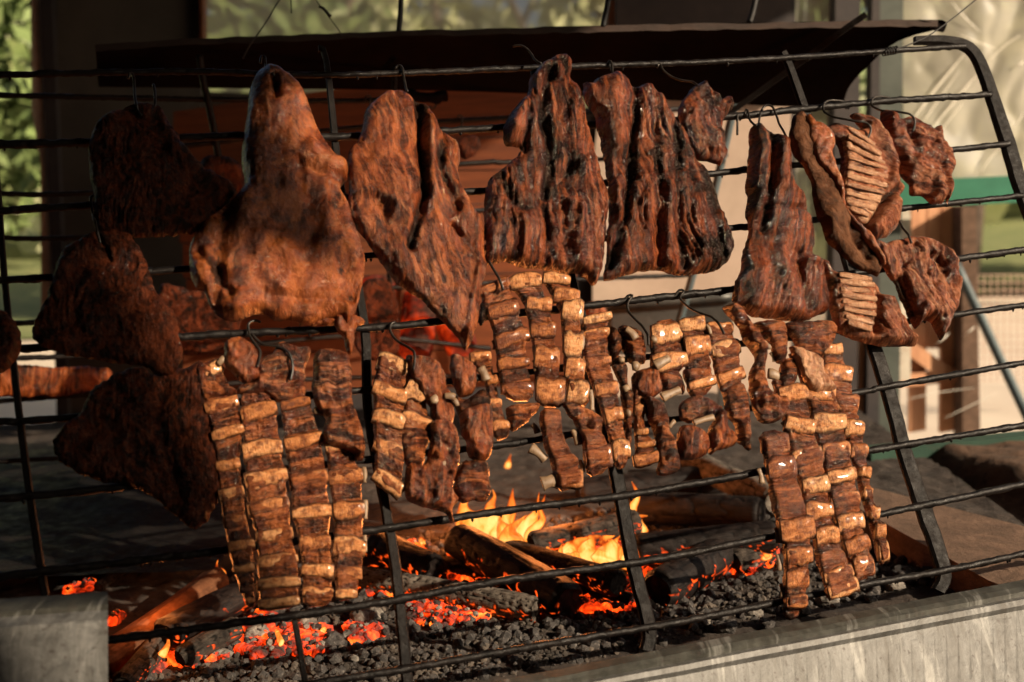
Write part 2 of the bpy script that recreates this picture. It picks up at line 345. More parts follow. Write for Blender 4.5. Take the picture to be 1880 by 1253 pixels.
def film_mat():
    m, t, b, o = newmat('clear_plastic_film'); B = NB(t); t.nodes.remove(b)
    tr = B.n('ShaderNodeBsdfTransparent'); tr.inputs[0].default_value = (.93, .93, .90, 1)
    df = B.n('ShaderNodeBsdfDiffuse'); df.inputs[0].default_value = (.92, .88, .74, 1)
    tl = B.n('ShaderNodeBsdfTranslucent'); tl.inputs[0].default_value = (.88, .84, .66, 1)
    gl = B.n('ShaderNodeBsdfGlossy'); gl.inputs['Roughness'].default_value = .18
    a1 = B.n('ShaderNodeAddShader') if False else B.n('ShaderNodeMixShader'); B.l(df.outputs[0], a1.inputs[1]); B.l(tl.outputs[0], a1.inputs[2]); a1.inputs[0].default_value = .3
    a2 = B.n('ShaderNodeMixShader'); a2.inputs[0].default_value = .25; B.l(a1.outputs[0], a2.inputs[1]); B.l(gl.outputs[0], a2.inputs[2])
    g = B.n('ShaderNodeNewGeometry'); n = B.noise(g.outputs['Position'], 2.2, 4, .6)
    mx = B.n('ShaderNodeMixShader'); B.l(B.ramp(n, [(.3, .50), (.7, .66)]), mx.inputs[0]); B.l(tr.outputs[0], mx.inputs[1]); B.l(a2.outputs[0], mx.inputs[2]); B.l(mx.outputs[0], o.inputs[0])
    return m
M['film'] = film_mat()
M['fold_glint'] = simple('plastic_fold_glint', (.8, .76, .66), (.9, .86, .76), 9, .3, 0, 0)  # opaque pale tone painted for light streaks reflected along the folds
M['meshwire'] = simple('fence_wire', (.40, .26, .20), (.5, .34, .26), 9, .5, .3, 0)
def emis(name, stops, strength, scale=14, dark=None, detail=5):
    m, t, b, o = newmat(name); B = NB(t); g = B.n('ShaderNodeNewGeometry'); n = B.noise(g.outputs['Position'], scale, detail, .65, .8)
    c = B.ramp(n, stops); B.l(c, b.inputs['Emission Color']); b.inputs['Emission Strength'].default_value = strength
    b.inputs['Base Color'].default_value = (.03, .02, .018, 1); b.inputs['Roughness'].default_value = .9
    B.l(B.bump(B.noise(g.outputs['Position'], scale * 4, 5, .7), .003), b.inputs['Normal']); return m
M['ember'] = emis('glowing_ember', [(.36, (.003, .0004, .0002)), (.44, (.10, .004, .0006)), (.53, (.62, .030, .002)), (.63, (1.0, .14, .012)), (.74, (1.0, .34, .05))], 1.5, 22)
M['ember_dim'] = emis('half_covered_ember', [(.52, (0, 0, 0)), (.62, (.45, .02, .003)), (.75, (1.0, .10, .01))], 1.5, 34)
def flame_mat():
    m, t, b, o = newmat('flame'); B = NB(t); t.nodes.remove(b); q = q_of(B); s = B.n('ShaderNodeSeparateXYZ'); B.l(q, s.inputs[0])
    g = B.n('ShaderNodeNewGeometry'); n = B.noise(B.scale(g.outputs['Position'], (1, 1, .35)), 42, 3, .6, 1.0)
    lw = B.n('ShaderNodeLayerWeight'); lw.inputs[0].default_value = .45; fac = B.math('SUBTRACT', 1.0, lw.outputs['Facing'])
    hot = B.math('ADD', B.math('MULTIPLY', fac, .75), B.math('MULTIPLY', B.math('SUBTRACT', n, .5), .9)); hot = B.math('SUBTRACT', hot, B.math('MULTIPLY', s.outputs[0], .38))
    c = B.ramp(hot, [(.04, (.9, .04, .003)), (.26, (1.0, .15, .012)), (.46, (1.0, .34, .045)), (.74, (1.0, .62, .19))])
    em = B.n('ShaderNodeEmission'); B.l(c, em.inputs[0]); B.l(B.math('MULTIPLY', B.ramp(hot, [(.05, .25), (.55, 1.0)]), 1.05), em.inputs[1])
    tr = B.n('ShaderNodeBsdfTransparent'); mx = B.n('ShaderNodeMixShader'); B.l(B.ramp(hot, [(.02, 0.0), (.36, .92)]), mx.inputs[0]); B.l(tr.outputs[0], mx.inputs[1]); B.l(em.outputs[0], mx.inputs[2]); B.l(mx.outputs[0], o.inputs[0])
    return m
M['flame'] = flame_mat()

# ================================================================ the ground and the setting
def hm(name, xs, ys, zf, mat):
    X, Y = np.meshgrid(xs, ys); Z = zf(X, Y); n, m = X.shape
    V = np.stack([X, Y, Z], -1).reshape(-1, 3); i = np.arange(n - 1)[:, None] * m; j = np.arange(m - 1)[None, :]
    return fmesh(name, V, np.stack([i + j, i + j + 1, i + m + j + 1, i + m + j], -1).reshape(-1, 4), mat)
o = hm('ground', np.linspace(-150, 150, 40), np.r_[np.linspace(-20, 14, 30), np.linspace(20, 260, 20)], lambda X, Y: 0 * X - .02, M['sand'])
tag(o, 'pale sandy ground outside the shelter', kind='structure')
o = hm('grass_ground', np.linspace(-60, 60, 60), np.linspace(9.5, 60, 40), lambda X, Y: .01 + .03 * vn(X, Y), M['grass']); tag(o, 'sunlit grass beyond the shelter', kind='structure')
o = box('shelter_floor', (-3.6, -2.6, -.015), (4.2, 4.4, .012), M['dark_earth']); tag(o, 'dark trodden floor under the shelter', kind='structure')
o = box('hearth_bank', (1.003, 1.5, .013), (3.4, 2.76, BED - .24), M['earth']); tag(o, 'raised earth beside the hearth', kind='structure')
o = box('hearth_base', (-3.2, 1.5, .013), (1.0, 3.7, BED - .22), M['earth']); tag(o, 'raised brown earth and brick base of the hearth', kind='structure')
ZR = ony(1195., 1196., onp(1195., 1196.)[1] - .05)[2]; ZL = ony(82., 1098., onp(82., 1098.)[1] - .05)[2]      # heights of the two metal sheets, just before the rack's feet
_A, _B = onz(840., 1264.5, ZR), onz(2100., 1022., ZR); _C, _D = onz(-60., 1104., ZL), onz(198., 1086., ZL)
def _front(X, Y, a, b): return ((b[0] - a[0]) * (Y - a[1]) - (b[1] - a[1]) * (X - a[0])) < .006
def ash_h(X, Y):
    X = np.asarray(X, float); Y = np.asarray(Y, float)
    return -.34 * (_front(X, Y, _A, _B) & (X > _A[0] - .05)) - .34 * (_front(X, Y, _C, _D) & (X < _D[0] - .01)) + BED + .010 * fbm(X * 5, Y * 5, 0, 3, 4) + .007 * fbm(X * 22, Y * 22, 0, 5, 3) + .004 * np.abs(fbm(X * 70, Y * 70, 0, 8, 2))
o = hm('ash_bed', np.linspace(-2.2, 1.0, 380), np.linspace(1.0, 3.6, 300), ash_h, M['ash']); tag(o, 'grey brown ash bed under the fire', kind='structure')

YB = 3.9            # back side of the shelter
def wall_thing(name, px, mat, label, cat, th=.08, Y=YB):
    a = np.array(px, float); P = ony(a[:, 0], a[:, 1], Y); o = prism(name, P, (0, th, 0), mat); tag(o, label, cat); return origin(o)
wall_thing('wall_panel', [(104, -120), (366, -120), (369, 70), (372, 900), (130, 900), (108, 500)], M['wall'], 'dark grey brown wall board between the left and middle windows', 'wall')
wall_thing('window_post', [(66, -120), (90, -120), (116, 520), (130, 900), (108, 900), (96, 520)], M['post_dark'], 'dark post along the left edge of the grey brown wall board', 'post', .10, YB - .03)
wall_thing('window_trim', [(55, -120), (66, -120), (96, 520), (100, 620), (76, 620), (74, 300), (58, 200)], M['paint_pale'], 'pale strip painted as the lit post edge beside the leftmost window opening', 'trim', .06, YB - .01)  # pale colour painted for the lit edge of the post
wall_thing('wall_panel', [(1131, -120), (1452, -120), (1452, 900), (1085, 900), (1090, 300)], M['plaster'], 'tall pinkish plaster wall panel behind the middle of the grill', 'wall', .10)
wall_thing('shade_board', [(1131, -120), (1452, -120), (1452, 170), (1131, 175)], M['post_dark'], 'added dark board standing in for shade at the top of the pinkish plaster wall panel', 'board', .05, YB - .06)  # dark board added in place of shade on the panel's top
wall_thing('window_sill', [(370, 168), (1131, 200), (1131, 262), (370, 262)], M['wall'], 'low board under the wide middle window', 'sill', .05, YB + .02)
wall_thing('wall_panel', [(372, 262), (1131, 262), (1085, 900), (372, 900)], M['post_dark'], 'dark board wall low behind the fire', 'wall', .06, YB + .03)
wall_thing('window_frame', [(364, -120), (371, -120), (373, 75), (367, 75)], M['plank'], 'thin orange wooden frame edge beside the middle window', 'frame', .05, YB - .04)
for px, mt, lb, th in (([(1452, -120), (1460, -120), (1460, 900), (1452, 900)], 'post_dark', 'narrow dark edge post right of the plaster panel', .07),
               ([(1535, -120), (1581, -120), (1572, 900), (1526, 900)], 'post_dark', 'dark upright post behind the upper right lamb pieces', .09),
               ([(1603, -120), (1616, -120), (1614, 900), (1590, 900)], 'post_dark', 'slim dark post just left of the grey green post', .06),
               ([(1616, -120), (1660, -120), (1650, 900), (1614, 900)], 'greygreen', 'thick grey green corner post at the edge of the plastic covered window', .10)):
    wall_thing('timber_post', px, M[mt], lb, 'post', th)
wall_thing('window_post', [(1581, 560), (1603, 560), (1592, 870), (1570, 870)], M['plank_right'], 'short orange wood strip between two dark posts', 'post', .04, YB + .05)
wall_thing('window_rail', [(1640, 333), (1990, 318), (1990, 366), (1640, 384)], M['green'], 'bright green horizontal rail below the plastic covered window', 'rail', .07, YB - .1)
wall_thing('window_rail', [(1600, 828), (1990, 790), (1990, 846), (1600, 884)], M['green_dark'], 'dark green bottom rail low on the right', 'rail', .05, 2.72)
wall_thing('window_trim', [(1650, 384), (1672, 383), (1672, 700), (1648, 700)], M['paint_pale'], 'narrow cream strip under the green rail', 'trim', .03, YB + .12)
# a gate of orange boards outside, right
t = thing('board_gate', 'orange wooden board gate behind the rack under the bright green rail', 'gate', ony(1710, 812, 4.6))
for k, (a, b) in enumerate(((1674, 1702), (1704, 1728), (1731, 1764))):
    if k == 1: pyp('plank', [(a, 378), (b, 378), (b, 640), (a, 640)], 4.6, .03, M['plank_right'], t)
    else: pyp('plank', [(a, 378), (b, 378), (b - 2, 790), (a - 4, 795)], 4.6, .03, M['plank_right'], t)
pyp('crosspiece', [(1650, 690), (1770, 676), (1770, 700), (1650, 712)], 4.57, .03, M['plank_right'], t)
pyp('crosspiece', [(1650, 640), (1676, 628), (1768, 690), (1740, 705)], 4.56, .02, M['plank_right'], t)
pyp('crosspiece', [(1640, 560), (1770, 545), (1770, 565), (1640, 580)], 4.56, .03, M['plank_right'], t)
wall_thing('gate_post', [(1766, 380), (1792, 380), (1800, 810), (1768, 812)], M['beam'], 'weathered grey brown gate post beside the orange boards', 'post', .1, 4.5)
P = ony(np.array([1752., 1890.]), np.array([480., 775.]), 4.3)
o = tube('leaning_pole', spline(P, .1), .018, M['bluegrey'], n=10); tag(o, 'grey metal pole leaning diagonally in front of the wire fence', 'pole'); origin(o)
# wire fence (right, beyond the gate)
t = thing('wire_fence', 'rusty pink wire mesh fence in front of the grass at right', 'fence', ony(1850, 700, 5.2))
c = ony(np.array([1770., 1990.]), np.array([505., 505.]), 5.2); c2 = ony(np.array([1770., 1990.]), np.array([700., 700.]), 5.2)
Vs, Fs = [], []
def addbar(a, b, r):
    V, Fq, cp = tube_arrays([a, b], r, n=4); k = len(Vs) and sum(len(v) for v in Vs); k = k or 0
    Vs.append(V); Fs.extend([[int(i) + k for i in f] for f in list(Fq) + cp])
for u in np.linspace(0, 1, 19): addbar(c[0] * (1 - u) + c[1] * u, c2[0] * (1 - u) + c2[1] * u, .0022)
for u in np.linspace(0, 1, 15): addbar(c[0] * (1 - u) + c2[0] * u, c[1] * (1 - u) + c2[1] * u, .0022)
fmesh('wire_mesh', np.vstack(Vs), Fs, M['meshwire'], t, smooth=False)
# clear plastic sheets in the windows (slightly rumpled)
def film(name, px, Y, label, seed):
    a = np.array(px, float); u = np.linspace(0, 1, 60); U, Vv = np.meshgrid(u, u)
    x = (a[0, 0] * (1 - U) + a[1, 0] * U) * (1 - Vv) + (a[3, 0] * (1 - U) + a[2, 0] * U) * Vv
    y = (a[0, 1] * (1 - U) + a[1, 1] * U) * (1 - Vv) + (a[3, 1] * (1 - U) + a[2, 1] * U) * Vv
    P = ony(x, y, Y); P[..., 1] += .012 * ridg((U * 3 + Vv * 2), (Vv * 1.3 - U) * 2, 0, seed, 2)
    i = np.arange(59)[:, None] * 60; j = np.arange(59)[None, :]
    o = fmesh(name, P.reshape(-1, 3), np.stack([i + j, i + j + 1, i + 60 + j + 1, i + 60 + j], -1).reshape(-1, 4), M['film']); tag(o, label, 'plastic sheet'); return origin(o)
film('plastic_sheet', [(371, -120), (1131, -120), (1131, 200), (371, 200)], YB + .07, 'hazy clear plastic sheet covering the wide middle window', 3)
film('plastic_sheet', [(1460, -120), (1534, -120), (1530, 840), (1455, 840)], YB + .07, 'narrow hazy plastic strip between the plaster panel and the dark post', 4)
of = film('plastic_sheet', [(1660, -120), (1990, -120), (1990, 322), (1658, 334)], YB + .06, 'rumpled clear plastic sheet over the right window with painted glints along its folds', 5)
for k, (x0, y0, x1, y1, w) in enumerate(((1665, 235, 1775, 95, 3.2), (1690, 232, 1762, 130, 2.2), (1708, 240, 1800, 130, 3.2), (1716, 262, 1768, 190, 2.0), (1700, 320, 1720, 292, 2.2), (1818, 112, 1872, 66, 2.0),
        (1866, 122, 1880, 112, 3.0), (1800, 320, 1838, 270, 2.6), (1860, 235, 1880, 205, 2.6), (1715, 636, 1743, 612, 3.4), (1768, 618, 1790, 600, 2.6), (1730, 770, 1830, 722, 1.6), (1660, 735, 1790, 712, 1.4), (1745, 0, 1800, 60, 1.6), (1755, 60, 1830, 90, 1.4), (1672, 560, 1684, 470, 1.6))):
    pp = spline([(x0, y0), ((x0 + x1) / 2 + random.uniform(-4, 4), (y0 + y1) / 2 + random.uniform(-3, 3)), (x1, y1)], 10)
    V, Fq, cp = tube_arrays(ony(pp[:, 0], pp[:, 1], YB + .045), np.sin(np.linspace(.15, 3.0, len(pp))) * w * YB / F_PX * .55, n=6, flat=.35)
    of['_w'] = list(of.location); fmesh('fold', V, [list(map(int, f)) for f in Fq] + cp, M['fold_glint'], of)
# shelter: roof, side wall, and unseen boards added towards the sun, shaped with the eave to shade the grill
def sunward(p, axis, val): t = (val - p[axis]) / SUN_TO[axis]; return p + SUN_TO * t
xa, xb = sunward(onp(820., 70.), 2, 3.02), sunward(ony(1300., 110., YB), 2, 3.02)     # unseen eave on the open right side, slanted to shape the shade
k = (xb - xa) / (xb[1] - xa[1]); e0, e1 = xa + k * (-2.2 - xa[1]), xa + k * (YB + .3 - xa[1])
o = prism('roof', [(-4.5, YB + .3, 3.02), (-4.5, -2.2, 3.02), (e0[0], -2.2, 3.02), (e1[0], YB + .3, 3.02)], (0, 0, .08), M['post_dark']); tag(o, 'unseen roof over the grill, its eave shaped for the shade', kind='structure')
o = box('wall', (-2.9, -1.9, 0), (-2.82, YB - .4, 3.0), M['post_dark']); tag(o, 'side wall of the shelter', kind='structure')
we = sunward(onp(356., 820.), 1, -1.6); wt = sunward(onp(436., 300.), 1, -1.6)       # right edges of the added boards, traced from the wanted shade edge
zs = ZL - .001
g0, g1 = sunward(onz(-60., 1128., zs), 1, -1.6), sunward(onz(196., 1150., zs), 1, -1.6)
zl, zh = min(sunward(onz(60., 1158., zs), 1, -1.6)[2], 9), sunward(onz(60., 1112., zs), 1, -1.6)[2]
zl, zh = min(zl, zh), max(zl, zh); zl, zh = min(zl, zh - .16), zh + .02  # slot left in the added boards, letting a sun band onto the left sheet
for lo, hi in (((-2.9, 0), (we[0], zl)), ((-2.9, zh), (we[0], 5.2)), ((-2.9, zl), (g0[0], zh)), ((g1[0] + .14, zl), (we[0], zh))):
    if hi[0] > lo[0]:
        o = box('wall', (lo[0], -1.615, lo[1]), (hi[0], -1.6, hi[1]), M['post_dark']); tag(o, 'added unseen board behind the viewer, shading the left of the grill', kind='structure')  # unseen, added and sized to shade the grill's left side

zm = sunward(onp(300., 470.), 1, -1.6)[2]
o = box('wall', (we[0] + .002, -1.615, zm), (wt[0] + .05, -1.6, 5.2), M['post_dark']); tag(o, 'added unseen upper board behind the viewer, shading the topmost left meat', kind='structure')  # unseen, added to keep the topmost left meat in shade
# ---------------------------------------------------------------- trees and bushes outside
def leaves(name, c, r, n, mat, parent, size=.05, seed=0):
    rg = np.random.default_rng(seed); k = 14
    cc = rg.normal(size=(k, 3)); cc /= np.linalg.norm(cc, axis=1)[:, None]; cc = cc * rg.uniform(.3, .85, (k, 1)) * np.array(r)
    idx = rg.integers(0, k, n); d = rg.normal(size=(n, 3)); d /= np.linalg.norm(d, axis=1)[:, None]
    P = np.array(c) + cc[idx] + d * rg.uniform(.5, 1.0, (n, 1)) * np.array(r) * .42
    a = rg.normal(size=(n, 3)); a /= np.linalg.norm(a, axis=1)[:, None]; b = np.cross(a, rg.normal(size=(n, 3))); b /= np.linalg.norm(b, axis=1)[:, None]
    s = rg.uniform(.6, 1.3, (n, 1)) * size
    V = np.stack([P - a * s * 1.7, P + b * s * .7, P + a * s * 1.7, P - b * s * .7], 1).reshape(-1, 3)
    V[:, 2] = np.maximum(V[:, 2], .01)
    return fmesh(name, V, np.arange(4 * n).reshape(-1, 4), mat, parent, smooth=False)
def tree(x, y, h, r, mat, label, seed, kind='leafy_tree', n=2600, size=.06):
    t = thing(kind, label, 'tree' if 'tree' in kind else 'bush', (x, y, 0))
    if 'tree' in kind:
        tube('trunk', spline([(x, y, 0), (x + .1, y, h * .3), (x - .05, y + .1, h * .75)], .3), np.linspace(.12, .04, len(spline([(x, y, 0), (x + .1, y, h * .3), (x - .05, y + .1, h * .75)], .3))), M['bark'], t)
        for s_ in (-1, 1): tube('limb', spline([(x, y, h * .35), (x + s_ * r[0] * .4, y, h * .55), (x + s_ * r[0] * .7, y + .1, h * .8)], .3), .03, M['bark'], t)
    leaves('foliage', (x, y, max(r[2] * .8, h - r[2])), r, n, mat, t, size, seed); return t
tree(-3.9, 8.0, 3.4, (1.25, .9, 1.5), M['leaf'], 'dense green tree filling the leftmost window opening', 1, n=5200)
tree(-4.9, 8.6, 1.8, (1.2, .8, .9), M['leaf'], 'low green bush at the foot of the leftmost tree', 2, 'leafy_bush', n=2600)
for k, (x, y, h, r, mt, lb) in enumerate(((-2.3, 10.5, 3.6, (1.5, 1, 1.6), 'leaf', 'dull green tree at the left end of the middle window'),
      (-.6, 12.0, 4.2, (1.7, 1, 1.8), 'leaf_pale', 'pale sunlit tree in the middle of the middle window'),
      (1.0, 11.0, 3.6, (1.3, 1, 1.5), 'leaf_pale', 'yellowish tree at the right end of the middle window'),
      (4.0, 10.0, 3.3, (1.3, .9, 1.3), 'leaf_pale', 'pale tree seen through the strip between the plaster panel and the dark post'),
      (4.6, 8.6, 3.1, (1.0, .8, 1.25), 'leaf_pale', 'loose pale tree behind the streaked plastic sheet'),
      (6.0, 10.6, 3.4, (1.4, .9, 1.5), 'leaf', 'green tree at the far right behind the plastic sheet'),
      (3.0, 13.5, 4.4, (1.8, 1, 2.0), 'leaf', 'tall green tree far behind the plaster panel'))):
    tree(x, y, h, r, M[mt], lb, 10 + k, n=3200, size=.075)
tree(5.6, 9.4, .8, (1.1, .6, .5), M['leaf_pale'], 'dry pale bush beyond the wire fence', 31, 'leafy_bush', n=1800, size=.04)
rg = np.random.default_rng(5); n = 5000
P = np.stack([rg.uniform(-40, 40, n), rg.uniform(17, 30, n), rg.uniform(0, 1, n) ** .8 * 5.0], -1); P[:, 2] *= (.75 + .35 * vn(P[:, 0] * .25, P[:, 1] * .2))
a = rg.normal(size=(n, 3)) * .34; b = rg.normal(size=(n, 3)) * .34
o = fmesh('far_trees', np.stack([P - a, P + b, P + a, P - b], 1).reshape(-1, 3), np.arange(4 * n).reshape(-1, 4), M['leaf_pale'], smooth=False)
tag(o, 'far belt of hazy trees beyond the grass', 'trees', kind='stuff')

# ---------------------------------------------------------------- orange plank partition lit by the fire
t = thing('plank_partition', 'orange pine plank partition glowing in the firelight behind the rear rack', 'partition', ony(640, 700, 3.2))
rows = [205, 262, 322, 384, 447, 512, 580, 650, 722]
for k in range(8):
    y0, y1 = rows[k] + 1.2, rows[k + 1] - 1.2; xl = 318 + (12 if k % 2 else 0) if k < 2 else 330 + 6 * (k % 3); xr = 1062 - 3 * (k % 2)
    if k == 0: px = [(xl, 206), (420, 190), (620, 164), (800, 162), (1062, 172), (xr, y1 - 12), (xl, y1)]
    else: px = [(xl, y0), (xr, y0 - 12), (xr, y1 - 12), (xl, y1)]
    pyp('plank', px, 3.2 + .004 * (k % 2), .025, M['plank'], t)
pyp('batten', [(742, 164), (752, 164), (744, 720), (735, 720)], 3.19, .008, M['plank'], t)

# ---------------------------------------------------------------- sooty hood over the rack
HD = 2.35
def hood():
    t = thing('smoke_hood', 'long black sooty sheet metal hood hanging over the grill racks', 'hood', at(950, 190, HD + .2))
    top = spline([(176, 84), (365, 74), (730, 60), (1100, 50), (1450, 42), (1700, 38), (1738, 48)], 25)
    bot = spline([(182, 160), (452, 163), (850, 168), (1260, 186), (1440, 196), (1548, 192)], 25)
    rt = spline([(1548, 192), (1556, 165), (1575, 140), (1598, 118), (1618, 98), (1660, 70), (1738, 52)], 10)
    xs = np.linspace(0, 1, 90); vs = np.linspace(0, 1, 16)
    V = []
    for v in vs:
        for u in xs:
            tx = np.interp(u, np.linspace(0, 1, len(top)), top[:, 0]); ty = np.interp(u, np.linspace(0, 1, len(top)), top[:, 1])
            bx = 182 + (1548 - 182) * u; by = np.interp(bx, bot[:, 0], bot[:, 1])
            x, y = tx + (bx - tx) * v, ty + (by - ty) * v
            if u > .8:                                   # the torn right edge curves in
                k = (u - .8) / .2; ex = np.interp(y, rt[::-1, 1], rt[::-1, 0]); x = x + (ex - (tx * (1 - v) + 1548 * v)) * k ** 2 if u < 1 else ex
            V.append(at(x, y, HD + .25 * v + .01 * math.sin(v * 7)))
    V = np.array(V); i = np.arange(15)[:, None] * 90; j = np.arange(89)[None, :]
    F = np.stack([i + j, i + j + 1, i + 90 + j + 1, i + 90 + j], -1).reshape(-1, 4); nv = len(V)
    off = np.array([0, -.003, .001]); F2 = F[:, ::-1] + nv
    fmesh('sheet', np.vstack([V, V + off]), np.vstack([F, F2]), M['hood'], t, smooth=False)
    e = spline([(176, 82), (365, 71), (730, 57), (1100, 48), (1450, 41), (1690, 36), (1722, 36)], 20); e[:, 1] += 1.6 * vn(e[:, 0] * .03, 0, 0, 4)
    P = at(e[:, 0], e[:, 1], HD - .012); L = at(e[:, 0], e[:, 1] + 12 + 2 * vn(e[:, 0] * .05, 3), HD - .02); B_ = P + np.array([0, .05, -.004]); m = len(P)
    Vv = np.vstack([P, L, B_]); F = [[k, k + m, k + m + 1, k + 1] for k in range(m - 1)] + [[k, k + 1, k + 2 * m + 1, k + 2 * m] for k in range(m - 1)] + [[k + m, k + 2 * m, k + 2 * m + 1, k + m + 1] for k in range(m - 1)] + [[0, 2 * m, m], [m - 1, 2 * m - 1, 3 * m - 1]]
    fmesh('edge_board', Vv, F, M['hood_edge'], t, smooth=False)
    prism('bracket', at(np.array([1688., 1738, 1734, 1716]), np.array([36., 48, 58, 54]), HD - .015), (0, .01, -.001), M['hood'], t)
hood()
def rod(name, px, d, r, label, cat, mat='rod', **k):
    pp = spline([(x, y, dd) for (x, y), dd in zip(px, d if isinstance(d, (list, tuple)) else [d] * len(px))], 6)
    o = tube(name, at(pp[:, 0], pp[:, 1], pp[:, 2]) if False else CAM + rays(pp[:, 0], pp[:, 1]) * pp[:, 2:3], r, M[mat], **k); tag(o, label, cat); return origin(o)
rod('hanger_rod', [(738, -90), (736, 10), (732, 58)], HD - .01, .0056, 'black rod holding the hood in front of the middle window', 'rod')
rod('hanger_rod', [(1134, -90), (1116, 5), (1107, 50)], HD - .01, .0056, 'black rod holding the hood near the right end of the middle window', 'rod')
rod('hanger_rod', [(1402, -90), (1386, 5), (1376, 42)], HD - .01, .0060, 'black rod holding the hood in front of the plaster panel', 'rod')
rod('wire', [(560, -60), (512, 2), (494, 32), (474, 62), (458, 84), (446, 108)], HD - .03, .0015, 'thin twisted wire running down to the hood left of the knotted one', 'wire', n=6)
rod('wire', [(528, -50), (534, 0), (535, 25)], HD - .02, .0012, 'short wire end dangling between the two slanting wires', 'wire', n=6)
o = rod('wire', [(545, -60), (580, 0), (592, 16), (604, 32), (618, 50), (628, 66)], HD - .03, .0010, 'thin slanting wire with a dark knot above the hood', 'wire', n=6)
o['_w'] = list(o.location); pk = spline([(586, 12), (594, 17), (600, 24), (607, 31)], 3); tube('knot', CAM + rays(pk[:, 0], pk[:, 1]) * (HD - .03), .0028, M['rod'], o, n=8, jitter=.5, seed=3)
rod('angle_bar', [(1590, 27), (1545, 58), (1500, 92), (1420, 150), (1330, 215)], [2.28, 2.3, 2.33, 2.38, 2.42], .0085, 'square iron bar slanting up across the right end of the hood', 'bar', 'iron', n=4)

# ================================================================ front rack
BARS = {0:[(-40,139),(0,138),(341,132),(620,138),(1000,124),(1240,116.5),(1434,107),(1632,94),(1772,85)],
1:[(-40,267),(0,266),(163,262),(443,250),(620,252),(927,235),(1080,230),(1335,215),(1444,204),(1615,187),(1819,174)],
2:[(-40,390),(0,388),(170,378),(841,354),(1277,322),(1363,313),(1727,278),(1853,264)],
3:[(-40,517),(0,515),(102,510),(273,498),(341,495),(1322,421),(1642,385),(1877,359.5)],
4:[(-40,649),(34,641),(334,619),(521,609),(678,602),(797,592),(1077,562),(1260,541),(1342,532),(1734,479),(1920,453)],
5:[(-40,778),(0,774),(136,766),(900,692),(1738,580),(1950,550)],
6:[(-40,920),(0,916),(187,898),(896,820),(981,808),(1550,725),(1632,709.5),(1975,650)],
7:[(-40,1062),(0,1058),(395,1013),(668,976),(927,938),(1138,911),(1260,891),(1376,870),(1581,830.5),(1880,781),(2010,758)],
8:[(-40,1203),(204,1175),(640,1116),(893,1071),(1158,1034),(1260,1017),(1410,986),(1605,947),(1880,889),(2045,854)],
9:[(400,1283),(620,1248.6),(746,1228),(1029,1179),(1260,1139.5),(1547,1081.6),(1734,1047.5),(1880,1017),(2080,976)]}
rack = thing('grill_rack', 'black iron leaning grill rack in front, hung with all the meat', 'grill rack', onp(940, 1240, 0))
bar_r = {0: .0050, 1: .0060, 2: .0055, 3: .0052, 4: .0058, 5: .0052, 6: .0052, 7: .0055, 8: .0055, 9: .0052}
for k, pts in BARS.items():
    p = spline(pts, 4); P = onp(p[:, 0], p[:, 1], 0)
    o = tube('bar', P, bar_r[k], M['iron'], rack, n=9, jitter=.26, seed=k + 2)
    # drips of fat hanging under the bar
    rg = np.random.default_rng(k); nd = 26 if k > 2 else 12
    Vs_, Fs_ = [], []; base = 0
    for d in range(nd):
        i = rg.integers(5, len(P) - 5); r = rg.uniform(.0012, .0026); c = P[i] + np.array([0, -.001, -bar_r[k] * .9]); L = rg.uniform(.002, .0055)
        V, Fq, cp = tube_arrays([c + (0, 0, .002), c, c - (0, 0, L * .6), c - (0, 0, L)], [r, r, r * .8, r * .2], n=6)
        Vs_.append(V); Fs_ += [[int(q) + base for q in f] for f in list(Fq) + cp]; base += len(V)
    fmesh('grease_drips', np.vstack(Vs_), Fs_, M['iron'], rack)['kind'] = 'stuff'
def flatbar(name, pts, wpx, th, off, parent, mat, jit=.4):
    p = spline(pts, 8); w = np.interp(np.arange(len(p)), np.linspace(0, len(p) - 1, len(wpx)), wpx)
    T = np.gradient(p[:, :2], axis=0); T /= np.linalg.norm(T, axis=1)[:, None]; Nn = np.stack([-T[:, 1], T[:, 0]], 1)
    jw = 1 + .05 * vn(np.arange(len(p)) * .35, 2.2, 0, len(p))
    L = p[:, :2] + Nn * (w * jw / 2)[:, None]; R = p[:, :2] - Nn * (w * (2 - jw) / 2)[:, None]
    rows_ = [onp(L[:, 0], L[:, 1], off), onp(L[:, 0] * .85 + R[:, 0] * .15, L[:, 1] * .85 + R[:, 1] * .15, off + th), onp(L[:, 0] * .15 + R[:, 0] * .85, L[:, 1] * .15 + R[:, 1] * .85, off + th), onp(R[:, 0], R[:, 1], off), onp(R[:, 0], R[:, 1], off - th), onp(L[:, 0], L[:, 1], off - th)]
    n = len(p); V = np.vstack(rows_); F = [[a * n + k, a * n + k + 1, ((a + 1) % 6) * n + k + 1, ((a + 1) % 6) * n + k] for a in range(6) for k in range(n - 1)] + [[a * n for a in range(6)], [a * n + n - 1 for a in range(5, -1, -1)]]
    return fmesh(name, V, F, mat, parent, smooth=False)
ST = M['stile_iron']
flatbar('stile', [(-12, 250), (2, 447), (14, 583), (44, 839), (84, 1110), (100, 1220)], [11, 14, 17], 3, -6, rack, ST)
flatbar('stile', [(585, 84), (600, 106), (620, 290), (637, 413), (671, 604), (678, 754), (712, 945), (729, 1048), (748, 1236), (752, 1300)], [10, 17, 18, 20, 22], 3.5, -7, rack, ST)
flatbar('stile', [(983, 118), (1000, 250), (1053, 519), (1072, 592), (1135, 870), (1165, 1030), (1195, 1150), (1190, 1195)], [14, 18, 22, 26, 26], 4, -7, rack, ST)
